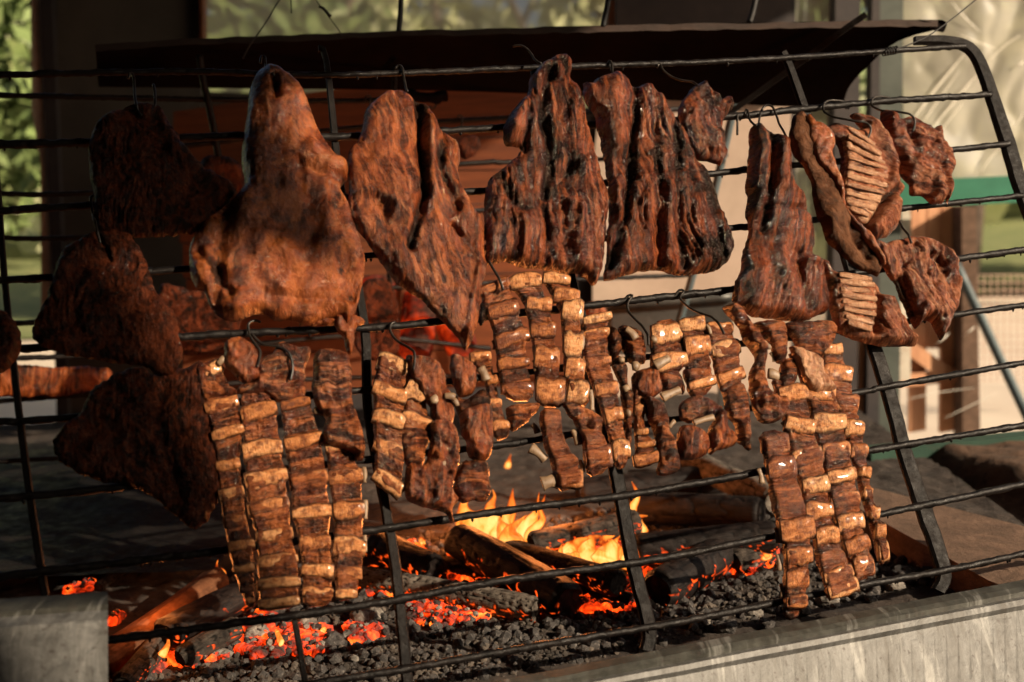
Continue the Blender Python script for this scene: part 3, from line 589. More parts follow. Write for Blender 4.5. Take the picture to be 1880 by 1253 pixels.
flatbar('stile', [(1441, 92), (1456, 125), (1482, 200), (1498, 255), (1560, 460), (1612, 640), (1642, 737), (1669, 839), (1697, 921), (1738, 1044), (1728, 1085)], [13, 17, 26, 26, 26, 27, 30, 26], 4, -7, rack, ST)
flatbar('stile', [(1683, 70), (1735, 70), (1775, 78), (1796, 96), (1812, 130), (1829, 180), (1858, 265), (1882, 345), (1945, 520), (2000, 700), (2060, 900)], [14, 22, 27, 27, 25, 27, 27, 28], 5, -7, rack, ST)
flatbar('stile', [(541, 1134), (551, 1190), (562, 1260), (568, 1300)], [11, 13], 3, -6, rack, ST)
tube('tie_wire', onp(*spline([(1792, 0), (1745, 38), (1700, 70), (1660, 88), (1640, 94)], 5).T, 6), .0012, M['rod'], rack, n=6)
for k in range(5):
    c = onp(1622 + k * 5, 96 - k * .8, 0); th = np.linspace(0, 6.28, 12); u = RU; v = np.cross(RU, np.array([0, 0, 1.]))
    tube('tie_wire', np.array([c + (math.cos(q) * RN + math.sin(q) * RV) * .0068 + RU * q * .0006 for q in th]), .0013, M['rod'], rack, n=5)

# ---------------------------------------------------------------- rear rack
rr = thing('rear_rack', 'second black iron rack leaning in from behind the fire', 'grill rack', onp(650, 700, 0, REAR))
RB = [[(-40, 172), (0, 175), (443, 184), (620, 186), (700, 184), (815, 178)], [(330, 269), (600, 240), (800, 224), (1335, 196)], [(-40, 353), (170, 354), (841, 302), (943, 298), (1335, 285)],
      [(-40, 438), (0, 437), (174, 435), (700, 395), (1310, 372)], [(-40, 595), (75, 592), (450, 560), (700, 530), (1270, 505)], [(-40, 664), (34, 658), (200, 652), (470, 632), (660, 618), (900, 640)], [(-40, 740), (500, 700), (900, 690)], [(-40, 850), (500, 820), (900, 800)]]
for k, pts in enumerate(RB):
    p = spline(pts, 8); tube('bar', onp(p[:, 0], p[:, 1], 0, REAR), .0058, M['iron'], rr, n=8, jitter=.2, seed=40 + k)
for pts, r in (([(366, 100), (372, 143), (390, 225), (406, 314), (440, 460)], .0075), ([(725, 120), (722, 170), (716, 400), (712, 640)], .006), ([(1350, 170), (1338, 225), (1300, 390), (1262, 530), (1235, 620)], .010)):
    p = spline(pts, 8); tube('stile', onp(p[:, 0], p[:, 1], 8, REAR), r, M['stile_iron'] if r < .009 else M['bluegrey'], rr, n=6)
tube('clamp', onp(*spline([(744, 172), (780, 178), (818, 176)], 4).T, 12, REAR), [.012] * len(spline([(744, 172), (780, 178), (818, 176)], 4)), M['hood'], rr, n=7, jitter=.4, seed=5)
# sooty trough behind
t = thing('steel_trough', 'sooty grey steel trough behind the rear rack by the plaster panel', 'trough', onz(1215, 650, 1.02))
pyp('front', [(1080, 562), (1345, 546), (1345, 640), (1085, 655)], 2.95, .01, M['drum'], t)
tube('rim', spline(ony(np.array([1078., 1200, 1345]), np.array([562., 556, 545]), 2.94), .05), .012, M['drum'], t, n=10)
pyp('leg', [(1100, 655), (1112, 655), (1112, 860), (1100, 860)], 2.96, .02, M['drum'], t); pyp('leg', [(1320, 640), (1332, 640), (1332, 830), (1320, 830)], 2.96, .02, M['drum'], t)

# ================================================================ galvanised sheets in front
def sheet(name, top, prof, label, mats, ends=None):
    """top: two photo points of the inner edge; prof: list of (photo dy, height); built across a few steps"""
    (xa, ya), (xb, yb) = top; rows_ = []
    n = 60
    for dy0, dy1, z in prof:
        u = np.linspace(0, 1, n); x = xa + (xb - xa) * u; y = ya + (yb - ya) * u + dy0 + (dy1 - dy0) * u
        P = onz(x, y, z); P[:, 2] += .0008 * fbm(u * 12, z * 30, 0, 3); rows_.append(P)
    t = thing(name, label, 'metal sheet', rows_[0].mean(0))
    def part(nm, r, mat):
        V = np.vstack(r); m = len(r); i = np.arange(m - 1)[:, None] * n; j = np.arange(n - 1)[None, :]
        F = np.stack([i + j, i + n + j, i + n + j + 1, i + j + 1], -1).reshape(-1, 4); return fmesh(nm, V, F, mat, t, smooth=False)
    part('rim', rows_[:5], mats[0]); part('face', rows_[4:], mats[1]); return t
zb = ZR
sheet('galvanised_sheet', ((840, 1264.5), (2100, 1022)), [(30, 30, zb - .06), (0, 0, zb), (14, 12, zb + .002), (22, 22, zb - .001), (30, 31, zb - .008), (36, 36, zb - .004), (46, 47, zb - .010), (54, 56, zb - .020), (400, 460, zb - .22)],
      'sunlit folded galvanised sheet along the lower right edge of the hearth', (M['galv_shade'], M['galv']))
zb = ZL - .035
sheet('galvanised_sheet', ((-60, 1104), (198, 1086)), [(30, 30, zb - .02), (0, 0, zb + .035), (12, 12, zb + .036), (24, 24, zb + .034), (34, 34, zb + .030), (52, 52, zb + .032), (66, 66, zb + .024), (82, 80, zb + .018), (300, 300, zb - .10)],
      'short galvanised sheet end in the lower left corner', (M['galv_shade'], M['galv']))
def pz(X, Y): return BED + .028 + .006 * fbm(X * 9, Y * 9, 0, 61, 4)
Pc = [onz(x, y, BED + .028) for x, y in ((-260, 1075), (395, 1045), (520, 830), (-400, 800))]
u_ = np.linspace(0, 1, 70); UU_, VV_ = np.meshgrid(u_, u_); PP_ = (Pc[0] * (1 - UU_[..., None]) + Pc[1] * UU_[..., None]) * (1 - VV_[..., None]) + (Pc[3] * (1 - UU_[..., None]) + Pc[2] * UU_[..., None]) * VV_[..., None]
PP_[..., 2] = pz(PP_[..., 0], PP_[..., 1]); i_ = np.arange(69)[:, None] * 70; j_ = np.arange(69)[None, :]
o = fmesh('greasy_plate', PP_.reshape(-1, 3), np.stack([i_ + j_, i_ + j_ + 1, i_ + 70 + j_ + 1, i_ + 70 + j_], -1).reshape(-1, 4), M['grease']); tag(o, 'black greasy wet plate lying on the left of the hearth', 'plate'); origin(o)
# beam and earth to the right of the hearth
P = np.array([onz(1560, 925, BED + .05), onz(1600, 895, BED + .05), onz(2050, 1010, BED + .05), onz(1960, 1120, BED + .05), onz(1815, 1066, BED + .05)])
o = prism('hearth_beam', P, (0, 0, -.12), M['beam']); tag(o, 'broad earthy timber beam at the right side of the hearth', 'beam'); origin(o)
def eh(X, Y): return BED - .06 + .09 * sm(0, .12, X - .72 - .30 * (3.5 - Y) + .05 * vn(Y * 6, 3.)) + .02 * fbm(X * 3, Y * 3, 0, 31, 4) + .008 * fbm(X * 20, Y * 20, 0, 33, 3)
o = hm('earth_bank', np.linspace(.7, 3.3, 180), np.linspace(1.9, 2.77, 100), eh, M['earth']); tag(o, 'brown earth and bark scattered beside the hearth', kind='structure')

# ================================================================ meat builders
def smooth_outline(poly, rag, seed, step=4.0):
    p = spline(poly, step, closed=True)
    T = np.roll(p, -1, 0) - np.roll(p, 1, 0); T /= np.linalg.norm(T, axis=1)[:, None] + 1e-9; N = np.stack([T[:, 1], -T[:, 0]], 1)
    a = fbm(p[:, 0] / 14, p[:, 1] / 14, 0, seed, 4) * rag + .4 * rag * ridg(p[:, 0] / 7, p[:, 1] / 7, 0, seed + 5, 2)
    return p + N * a[:, None]
def sdist(x, y, p):
    """signed distance (positive inside) and nearest outline point"""
    a = p; b = np.roll(p, -1, 0); d = b - a; L = (d ** 2).sum(1) + 1e-12
    best = np.full(x.shape, 1e18); nx = np.zeros(x.shape); ny = np.zeros(x.shape); ins = np.zeros(x.shape, bool)
    for i in range(len(a)):
        px, py = x - a[i, 0], y - a[i, 1]; t = np.clip((px * d[i, 0] + py * d[i, 1]) / L[i], 0, 1)
        qx, qy = a[i, 0] + t * d[i, 0], a[i, 1] + t * d[i, 1]; D = (x - qx) ** 2 + (y - qy) ** 2
        k = D < best; best[k] = D[k]; nx[k] = qx[k]; ny[k] = qy[k]
        c = ((a[i, 1] > y) != (b[i, 1] > y)); 
        if c.any(): ins ^= c & (x < d[i, 0] * (y - a[i, 1]) / (d[i, 1] + 1e-12) + a[i, 0])
    return np.where(ins, 1, -1) * np.sqrt(best), nx, ny
def polyd(x, y, pts):
    best = np.full(x.shape, 1e18); P = np.asarray(pts, float)
    for i in range(len(P) - 1):
        d = P[i + 1] - P[i]; t = np.clip(((x - P[i, 0]) * d[0] + (y - P[i, 1]) * d[1]) / (d @ d + 1e-9), 0, 1)
        best = np.minimum(best, (x - P[i, 0] - t * d[0]) ** 2 + (y - P[i, 1] - t * d[1]) ** 2)
    return np.sqrt(best)
def slab(name, poly, mat, parent=None, T=12, R=20, off=9, step=2.3, seed=1, rag=2.4, ang=90, grain=(40, 6, 1.6), lump=(55, 4.0), wrk=(20, 1.6), fine=(5, .35), folds=(), char=(), fat=(), charb=-.15, tilt=None, plane=FRONT, warp=10, spots=None):
    """A slab of meat: an outline drawn in photo pixels, laid on a rack plane, with thickness and relief in mm.
    folds: (points, width px, height mm) soft creases (<0) and ridges (>0); char/fat: (x, y, radius, strength)"""
    p = smooth_outline(poly, rag, seed)
    x0, y0 = p.min(0) - step; x1, y1 = p.max(0) + step
    nx, ny = int((x1 - x0) / step) + 2, int((y1 - y0) / step) + 2
    X, Y = np.meshgrid(x0 + np.arange(nx) * step, y0 + np.arange(ny) * step)
    D, QX, QY = sdist(X, Y, p)
    ok = D > -.55 * step
    cell = ok[:-1, :-1] & ok[1:, :-1] & ok[:-1, 1:] & ok[1:, 1:]
    cnt = np.zeros(D.shape, int)
    for a in (0, 1):
        for b in (0, 1): cnt[a:ny - 1 + a, b:nx - 1 + b] += cell
    used = cnt > 0; bd = used & (cnt < 4)
    X = np.where(bd, QX, X); Y = np.where(bd, QY, Y); D = np.where(bd, 0, np.maximum(D, 0))
    x, y, d = X[used], Y[used], D[used]
    q = np.clip(d / R, 0, 1); prof = np.sqrt(1 - (1 - q) ** 2)
    ca, sa = math.cos(math.radians(ang)), math.sin(math.radians(ang))
    wx = x + warp * fbm(x / 60, y / 60, 0, seed + 50, 3); wy = y + warp * fbm(x / 60, y / 60, 0, seed + 51, 3)
    ga, gb = wx * ca + wy * sa, -wx * sa + wy * ca
    z = lump[1] * fbm(x / lump[0], y / lump[0], 0, seed + 2, 3) * 2.3
    g = ridg(ga / grain[0], gb / grain[1], 0, seed + 3, 3); gm = .55 + .6 * vn(x / 70, y / 70, 0, seed + 4)
    z += 1.7 * grain[2] * g * np.clip(gm, .1, 1.2)
    w = ridg(wx / wrk[0], wy / wrk[0], 0, seed + 6, 4); z += 1.6 * wrk[1] * w * (.55 + .55 * vn(x / 50, y / 50, 0, seed + 7))
    z += fine[1] * fbm(x / fine[0], y / fine[0], 0, seed + 9, 2) + .38 * wrk[1] * ridg(wx / 8.5 + .8 * fbm(x / 12, y / 12, 0, seed), wy / 8.5, 0, seed + 77, 2)
    fo = np.zeros_like(x)
    for pts, wd_, h in folds:
        k = np.exp(-(polyd(x + 2.5 * vn(x / 18, y / 18, 0, 9), y + 2.5 * vn(x / 18, y / 18, 0, 8), pts) / wd_) ** 2) * h * 1.5; z += k; fo += np.minimum(k, 0)
    cm = charb + .45 * fbm(x / 45, y / 45, 0, seed + 12, 4) + .10 * np.clip(g, -1, 1) - .05 * fo
    cm += .35 * np.exp(-d / 6.0)
    for cx, cy, cr, cs in char: cm += cs * np.exp(-((x - cx) ** 2 + (y - cy) ** 2) / cr ** 2) * (.8 + .5 * vn(x / 16, y / 16, 0, seed + 14))
    fm = np.zeros_like(x)
    for cx, cy, cr, cs in fat: fm += cs * np.exp(-((x - cx) ** 2 + (y - cy) ** 2) / cr ** 2) * (.75 + .5 * fbm(x / 14, y / 14, 0, seed + 15, 3))
    if tilt: z = z + tilt[0] * (x - x.mean()) + tilt[1] * (y - y.mean())
    zb_ = off + (tilt[0] * (x - x.mean()) + tilt[1] * (y - y.mean()) if tilt else 0)
    e = sm(0, 9, d)
    zf = zb_ + T * prof + (z - (zb_ - off)) * e + 0 * x
    b = bd[used]; zk = zb_ - T * .45 * prof
    ids = -np.ones(D.shape, int); ids[used] = np.arange(used.sum()); n = used.sum()
    bid = np.where(b, np.arange(n), n + np.cumsum(~b) - 1)
    V = onp(x, y, zf, plane); Vb = onp(x[~b], y[~b], zk[~b], plane)
    c = np.argwhere(cell); i, j = c[:, 0], c[:, 1]
    F = np.stack([ids[i, j], ids[i + 1, j], ids[i + 1, j + 1], ids[i, j + 1]], -1); Fb = bid[F][:, ::-1]
    keep = ~(b[F].all(1)); Fb = Fb[keep]
    qv = np.stack([ga / 100, gb / 100, np.full_like(x, seed * 3.7)], -1); mv = np.stack([np.clip(cm, -.3, 1.2), np.clip(fm, 0, 1), z * .1], -1)
    Q = np.vstack([qv, qv[~b]]); Mk = np.vstack([mv, mv[~b]])
    return fmesh(name, np.vstack([V, Vb]), np.vstack([F, Fb]), mat, parent, q=Q, mask=Mk)
def piece(name, poly, mat, label, cat, group=None, base=None, plane=FRONT, off=9, **k):
    a = np.array(poly, float); w = onp(a[:, 0].mean(), a[:, 1].max(), off, plane)
    t = thing(name, label, cat, w, group)
    slab('meat', poly, mat, t, off=off, plane=plane, **k); return t
def bone(xl, yl, xr, yr, h, off, parent, seed, T=1.0, tone=.5, bulge=.5):
    rz = random.Random(seed * 3 + 5); off = off + .8 - 5.0 * rz.random() ** 1.4; h = h * rz.uniform(.94, 1.14); tone = tone + rz.uniform(-.22, .22)
    """A cross-cut rib: rounded block from its left end to its right end (photo px), h px thick"""
    rg = random.Random(seed * 7 + 1); n = 16; k = 20
    dx, dy = xr - xl, yr - yl; L = math.hypot(dx, dy); ux, uy = dx / L, dy / L; vx, vy = -uy, ux
    u = np.linspace(0, 1, n); u = .5 - .5 * np.cos(u * np.pi); th = np.linspace(0, 2 * np.pi, k, endpoint=False)
    U, TH = np.meshgrid(u, th, indexing='ij'); c, s = np.cos(TH), np.sin(TH)
    cc = np.sign(c) * np.abs(c) ** .8; ss = np.sign(s) * np.abs(s) ** .75
    sag = rg.uniform(-.10, .10) * h; skew = rg.uniform(-.16, .16); tap = rg.uniform(-.14, .14)
    endr = (1 - .13 * np.abs(2 * U - 1) ** 5) * (1 + tap * (2 * U - 1)) + .10 * vn(U * 4, seed * 1.3, 0, seed)
    hh = h * .53 * endr * (1 + .16 * vn(U * 3.5 + seed, TH * 1.2, 0, seed + 1) + .07 * vn(U * 9 + seed, TH * 2, 0, seed + 2))
    dep = 7.2 * bulge * 2 * (1 - .35 * np.abs(2 * U - 1) ** 4)
    X = xl + ux * L * U + vx * cc * hh + vx * sag * (1 - (2 * U - 1) ** 2); Y = yl + uy * L * U + vy * cc * hh + vy * sag * (1 - (2 * U - 1) ** 2)
    Z = off + dep * (ss - .18 * cc) * (1 + .14 * vn(U * 5, TH, 0, seed + 3)) + .8 * fbm(U * L / 9, TH * 2 + seed, 0, seed + 5, 2) + (U - .5) * rg.uniform(-3, 3)
    V = onp(X.ravel(), Y.ravel(), Z.ravel())
    i = np.arange(n - 1)[:, None] * k; j = np.arange(k)[None, :]
    F = [list(map(int, f)) for f in np.stack([i + j, i + k + j, i + k + (j + 1) % k, i + (j + 1) % k], -1).reshape(-1, 4)]
    nb = len(F)
    F += [[int(a) for a in range(k)], [int((n - 1) * k + a) for a in range(k - 1, -1, -1)]]
    mi = [0] * nb + [1, 1]
    q = np.stack([U * L / 100, cc * hh / 100, np.full_like(U, seed * 1.91)], -1).reshape(-1, 3)
    edge = np.clip(np.abs(cc) ** 3, 0, 1) * .95 + .25 * (np.abs(2 * U - 1) ** 8)
    mk = np.stack([edge, 0 * U, np.full_like(U, tone + rg.uniform(-.2, .2))], -1).reshape(-1, 3)
    return fmesh('rib_bone', V, F, [M['bone'], M['white_bone']], parent, q=q, mask=mk, mi=mi)
def stub(x0, y0, x1, y1, w, off, parent, seed=0):
    """bare pale bone end from (x0,y0) to (x1,y1), w px wide"""
    pp = spline([(x0, y0), ((x0 + x1) / 2 + 1, (y0 + y1) / 2 - 1), (x1, y1)], 3); s = np.linspace(0, 1, len(pp))
    z = off + 1.5 * np.sin(s * 3)
    P = onp(pp[:, 0], pp[:, 1], z); r = w * .5 * .66 / 1000 * (1 + .12 * np.sin(s * 5 + seed))
    V, Fq, cp = tube_arrays(P, r, n=10, nrm=RN, flat=.6, jitter=.1, seed=seed)
    return fmesh('bone_end', V, [list(map(int, f)) for f in Fq] + cp, M['white_bone'], parent)
def strip(bones, parent, off=10, seed=1, T=10, head=None, tail=None, tone=.5, mat=None, show=None, pinch=.03, amp=2.5):
    """a cut column of a rib rack: meat with the bones lying across it.  bones: (xl, yl, xr, yr, h)"""
    b = np.array(bones, float)
    ext = []
    f = b[0]; l = b[-1]
    n0 = [f[0] + (f[0] - b[1][0]) * .0, f[1] - f[4] * .62, f[2], f[3] - f[4] * .62, 0] if head is None else list(head) + [0]
    n1 = [l[0], l[1] + l[4] * .60, l[2], l[3] + l[4] * .60, 0] if tail is None else list(tail) + [0]
    K = np.vstack([[n0], b, [n1]]); cy = (K[:, 1] + K[:, 3]) / 2; cx = (K[:, 0] + K[:, 2]) / 2
    s = np.r_[0, np.cumsum(np.hypot(np.diff(cx), np.diff(cy)))]
    nr = max(8, int(s[-1] / 1.9)); S = np.linspace(0, s[-1], nr)
    E = [np.interp(S, s, K[:, i]) for i in range(4)]
    bump = np.zeros(nr)
    for i in range(1, len(K) - 1): bump = np.maximum(bump, np.exp(-(np.abs(S - s[i]) / (K[i, 4] * .46 + .1)) ** 4))
    wid = np.hypot(E[2] - E[0], E[3] - E[1]).mean(); nc = max(10, int(wid / 2.0)); U = np.linspace(0, 1, nc)
    pin = pinch * (1 - bump) + .012 * fbm(S / 9, seed, 0, seed, 3)
    endp = np.minimum(sm(0, 9, S), sm(0, 9, s[-1] - S))
    pin = pin + .18 * (1 - endp)
    pl = pin + .03 * vn(S / 11, 5.5, 0, seed + 1); pr = pin + .03 * vn(S / 11, 9.5, 0, seed + 2)
    uu = pl[:, None] + (1 - pl - pr)[:, None] * U[None, :]
    X = E[0][:, None] * (1 - uu) + E[2][:, None] * uu; Y = E[1][:, None] * (1 - uu) + E[3][:, None] * uu
    e = np.minimum(U, 1 - U) * wid; prof = np.sqrt(1 - (1 - np.clip(e / 7, 0, 1)) ** 2)
    SS = S[:, None] + 0 * U; UU = wid * U[None, :] + 0 * SS
    wr = ridg(SS / 6 + 1.5 * vn(UU / 20, SS / 20, 0, seed), UU / 26, 0, seed + 4, 3); w2 = ridg(UU / 9, SS / 11, 0, seed + 7, 3)
    Z = T * prof[None, :] * (.25 + .75 * endp[:, None]) + (amp * bump[:, None] + (1 - bump[:, None]) * (2.6 * wr + 2.2 * w2 - 2.0) + 2.2 * fbm(SS / 24, UU / 24, 0, seed + 8, 3)) * np.clip(prof[None, :], 0, 1) * endp[:, None]
    Zb = -T * .5 * prof[None, :] + 0 * Z
    V = np.vstack([onp(X.ravel(), Y.ravel(), off + Z.ravel()), onp(X.ravel(), Y.ravel(), off + Zb.ravel() - .3)])
    i = np.arange(nr - 1)[:, None] * nc; j = np.arange(nc - 1)[None, :]; F = np.stack([i + j, i + nc + j, i + nc + j + 1, i + j + 1], -1).reshape(-1, 4); n = nr * nc
    Fk = F[:, ::-1] + n
    ed = []
    for jj in (0, nc - 1):
        a = np.arange(nr - 1) * nc + jj; f4 = np.stack([a, a + nc, a + nc + n, a + n], -1); ed.append(f4[:, ::-1] if jj == 0 else f4)
    for ii in (0, nr - 1):
        a = ii * nc + np.arange(nc - 1); f4 = np.stack([a, a + 1, a + 1 + n, a + n], -1); ed.append(f4 if ii == 0 else f4[:, ::-1])
    cm = .10 - .16 * bump[:, None] + .55 * fbm(SS / 22, UU / 30, 0, seed + 20, 4) + .25 * (1 - prof[None, :]) + .12 * (1 - bump[:, None]) * wr
    fm = .35 * bump[:, None] + .25 * np.clip(fbm(SS / 15, UU / 15, 0, seed + 23, 3), 0, 1)
    q = np.stack([SS / 100, UU / 100, 0 * SS + seed * 2.3], -1).reshape(-1, 3); mk = np.stack([cm, fm + 0 * cm, Z * .1], -1).reshape(-1, 3)
    fmesh('rib_strip', V, np.vstack([F, Fk] + ed), mat or M['ribmeat'], parent, q=np.vstack([q, q]), mask=np.vstack([mk, mk]))
    for i, bb in enumerate(b):
        if show is None or i not in show: bone(*bb, off + T * .9 - 1.0, parent, seed * 13 + i, tone=tone)
def crop(ox, oy, sc):
    def f(*pts): return [tuple(v for k in range(0, len(p) - (len(p) % 2), 2) for v in (ox + p[k] / sc, oy + p[k + 1] / sc)) + tuple(p[len(p) - (len(p) % 2):][0:1] and (p[-1] / sc,) or ()) for p in pts]
    return f
def hookwire(pts, label, r=.0019, off=14, mat='hook', plane=FRONT, offs=None):
    p = spline(pts, 3); o_ = off if offs is None else np.interp(np.linspace(0, 1, len(p)), np.linspace(0, 1, len(offs)), offs)
    o = tube('meat_hook', onp(p[:, 0], p[:, 1], o_ + 0 * p[:, 0], plane), r, M[mat], n=8, jitter=.1, seed=len(pts)); tag(o, label, 'hook', 'hooks holding the meat on the racks'); return origin(o)

# ================================================================ the meat on the front rack
c3 = crop(1330, 200, 2.723)
MEAT = 'pieces of meat hanging on the front rack'
piece('meat_slab', [(-70, 600), (-30, 575), (0, 574), (24, 590), (40, 618), (39, 655), (12, 690), (-20, 700), (-70, 690)], M['crust'], 'dark crusted meat edge cut off by the left side of the photo', 'meat', MEAT, seed=3, off=16, T=13, lump=(35, 3), wrk=(12, 1.6))
piece('meat_slab', [(215, 690), (255, 678), (290, 690), (340, 680), (372, 672), (386, 760), (402, 830), (412, 880), (396, 930), (370, 968), (345, 966), (290, 922), (240, 893), (180, 885), (122, 856), (98, 826), (112, 790), (145, 765), (172, 720)],
      M['crust'], 'large dark crusted meat, lowest of the three at left', 'meat', MEAT, seed=5, rag=4.5, off=8, T=13, lump=(60, 5), wrk=(14, 2.0), folds=[([(300, 700), (290, 800), (330, 900)], 12, -3)], fat=[(170, 830, 50, .35), (370, 920, 40, .25)])
piece('meat_slab', [(150, 452), (176, 436), (236, 440), (254, 465), (274, 500), (286, 545), (322, 588), (331, 630), (338, 655), (325, 688), (296, 700), (260, 680), (190, 672), (120, 657), (70, 635), (65, 612), (90, 558), (100, 520), (116, 475)],
      M['crust'], 'dark crusted triangular meat in the middle of the three at left', 'meat', MEAT, seed=8, rag=4.5, off=20, T=14, lump=(60, 5), wrk=(13, 2.2), folds=[([(182, 450), (205, 490)], 6, -6)], fat=[(305, 630, 45, .7), (270, 670, 40, .35)])
piece('meat_slab', [(214, 216), (246, 205), (268, 200), (292, 208), (308, 232), (345, 285), (372, 315), (400, 330), (425, 345), (430, 370), (404, 400), (380, 435), (330, 440), (270, 445), (190, 440), (176, 420), (175, 370), (165, 310), (170, 260), (190, 228)],
      M['crust'], 'dark crusted meat slab, topmost at left in front of the grey brown wall', 'meat', MEAT, seed=11, rag=4.5, off=16, T=14, lump=(60, 5), wrk=(15, 2.2), folds=[([(244, 215), (258, 232)], 6, -4), ([(300, 240), (350, 330), (420, 350)], 14, 3)])
P4 = [(476, 146), (500, 139), (530, 158), (555, 185), (570, 220), (583, 255), (606, 290), (632, 313), (636, 340), (622, 360), (636, 385), (650, 430), (666, 480), (664, 520), (655, 560), (645, 600), (632, 612), (620, 596), (595, 598), (560, 607), (530, 597), (505, 600), (485, 588), (462, 590), (436, 600), (412, 598), (388, 578), (376, 550), (358, 535), (348, 500), (352, 458), (375, 420), (410, 394), (438, 368), (448, 345), (442, 300), (448, 260), (454, 210), (460, 172)]
t4 = piece('roast_piece', P4, M['skin'], 'big glossy orange brown skin covered roast with a rounded top', 'meat', MEAT, seed=21, off=22, T=30, R=44, lump=(75, 6), wrk=(36, 2.6), grain=(26, 11, .6), fine=(5, .3), rag=2.0,
      folds=[([(500, 172), (506, 208)], 7, -9), ([(500, 235), (540, 300), (600, 345)], 22, 4), ([(545, 330), (590, 345), (628, 350)], 9, -7), ([(570, 300), (600, 318), (628, 322)], 16, 9), ([(420, 410), (400, 480), (395, 560)], 14, -7), ([(455, 380), (480, 470), (440, 590)], 26, 6), ([(560, 370), (575, 450), (540, 560)], 18, -5), ([(610, 380), (620, 470), (640, 560)], 14, -6), ([(365, 480), (400, 520), (420, 560)], 9, -6), ([(520, 480), (560, 520)], 20, 5), ([(480, 560), (560, 570), (640, 560)], 8, -4)],
      fat=[(530, 560, 55, .5), (600, 560, 45, .55), (580, 330, 35, .4), (470, 450, 45, .3), (545, 450, 30, .35)], char=[(612, 515, 16, .9), (370, 500, 22, .7), (600, 410, 30, .5), (640, 330, 14, .5), (450, 540, 8, .8), (505, 190, 7, .9), (420, 420, 30, .4)], charb=-.34)
slab('meat_shred', [(612, 590), (640, 588), (665, 600), (650, 616), (648, 640), (642, 662), (632, 655), (628, 630), (616, 618)], M['skin'], t4, seed=23, off=24, T=10, R=10, lump=(14, 3), wrk=(8, 2), rag=3, fat=[(636, 630, 20, .4)])
slab('meat_shred', [(560, 598), (590, 592), (618, 596), (612, 606), (580, 607), (545, 606)], M['skin'], t4, seed=24, off=20, T=7, R=8, lump=(14, 3), wrk=(8, 2), rag=3)
P5 = [(668, 214), (690, 193), (715, 181), (740, 183), (758, 198), (776, 205), (790, 222), (800, 245), (818, 262), (836, 275), (840, 300), (836, 330), (850, 370), (868, 398), (885, 430), (884, 470), (888, 500), (878, 540), (874, 590), (862, 632), (849, 651), (836, 630), (800, 590), (770, 560), (742, 542), (715, 518), (695, 490), (672, 455), (652, 430), (638, 400), (638, 350), (635, 310), (640, 285), (655, 268), (664, 240)]
piece('roast_piece', P5, M['roast'], 'reddish brown roast that narrows to a sharp point at its bottom', 'meat', MEAT, seed=31, off=18, T=24, R=34, lump=(75, 6), wrk=(24, 2.4), grain=(42, 8, 1.4), ang=72, rag=2.0,
      folds=[([(762, 200), (768, 300), (770, 380), (745, 470)], 9, -13), ([(786, 240), (778, 340), (790, 430)], 13, 8), ([(805, 260), (800, 330), (830, 400)], 9, -8), ([(640, 370), (690, 370), (722, 400), (715, 425)], 8, 4), ([(640, 400), (690, 395), (712, 425)], 14, -4), ([(700, 200), (690, 300), (730, 390)], 30, 5), ([(760, 400), (730, 480), (760, 560)], 18, 6), ([(868, 420), (868, 520), (850, 630)], 7, 6), ([(820, 432), (838, 448)], 4, -7)],
      fat=[(680, 300, 50, .25), (850, 600, 22, .9), (860, 430, 25, .35), (740, 190, 18, .3)], char=[(800, 300, 25, .7), (775, 215, 22, .7), (700, 385, 12, .3), (655, 450, 22, .5), (815, 440, 10, .5), (870, 500, 12, .5)], charb=-.22)
P6 = [(1000, 124), (1018, 113), (1036, 118), (1045, 134), (1040, 158), (1054, 176), (1064, 205), (1072, 240), (1085, 290), (1095, 330), (1108, 372), (1105, 420), (1100, 480), (1094, 515), (1083, 532), (1060, 514), (1030, 510), (990, 504), (950, 500), (918, 490), (888, 494), (886, 460), (884, 400), (889, 350), (905, 330), (930, 312), (950, 292), (948, 284), (925, 276), (918, 255), (928, 228), (948, 200), (966, 180), (968, 155), (984, 134)]
piece('charred_flank', P6, M['char'], 'long stringy charred meat with a curled knob at its top', 'meat', MEAT, seed=41, off=18, T=24, R=26, lump=(50, 4.5), wrk=(19, 2.6), grain=(60, 8, 3.4), ang=86, rag=3.4, fine=(4, .6),
      folds=[([(1000, 150), (985, 220), (1000, 300), (990, 380)], 9, -9), ([(1020, 130), (1032, 150), (1018, 165), (1000, 160)], 7, -8), ([(1040, 190), (1040, 300), (1075, 380)], 10, 6), ([(950, 210), (935, 250)], 12, 8), ([(955, 290), (965, 220)], 6, -8), ([(905, 340), (940, 400), (1000, 400), (1030, 330)], 12, -6), ([(950, 420), (950, 490)], 8, 7), ([(990, 400), (995, 490)], 7, -7), ([(1050, 400), (1050, 500)], 9, 7), ([(1020, 400), (1030, 500)], 8, -6)],
      fat=[(930, 260, 20, .4), (980, 400, 40, .25), (1060, 470, 40, .25)], char=[(1010, 140, 26, .6), (1035, 300, 50, .75), (930, 350, 35, .7), (1000, 250, 30, .5), (1085, 330, 25, .5)], charb=-.08)
P7 = [(1064, 163), (1078, 168), (1090, 156), (1118, 150), (1145, 163), (1158, 172), (1176, 166), (1198, 180), (1215, 200), (1232, 235), (1250, 262), (1265, 300), (1290, 330), (1310, 380), (1320, 410), (1336, 455), (1330, 482), (1310, 502), (1280, 510), (1240, 514), (1200, 505), (1150, 510), (1103, 524), (1108, 480), (1110, 420), (1112, 380), (1108, 330), (1098, 280), (1088, 230), (1070, 200)]
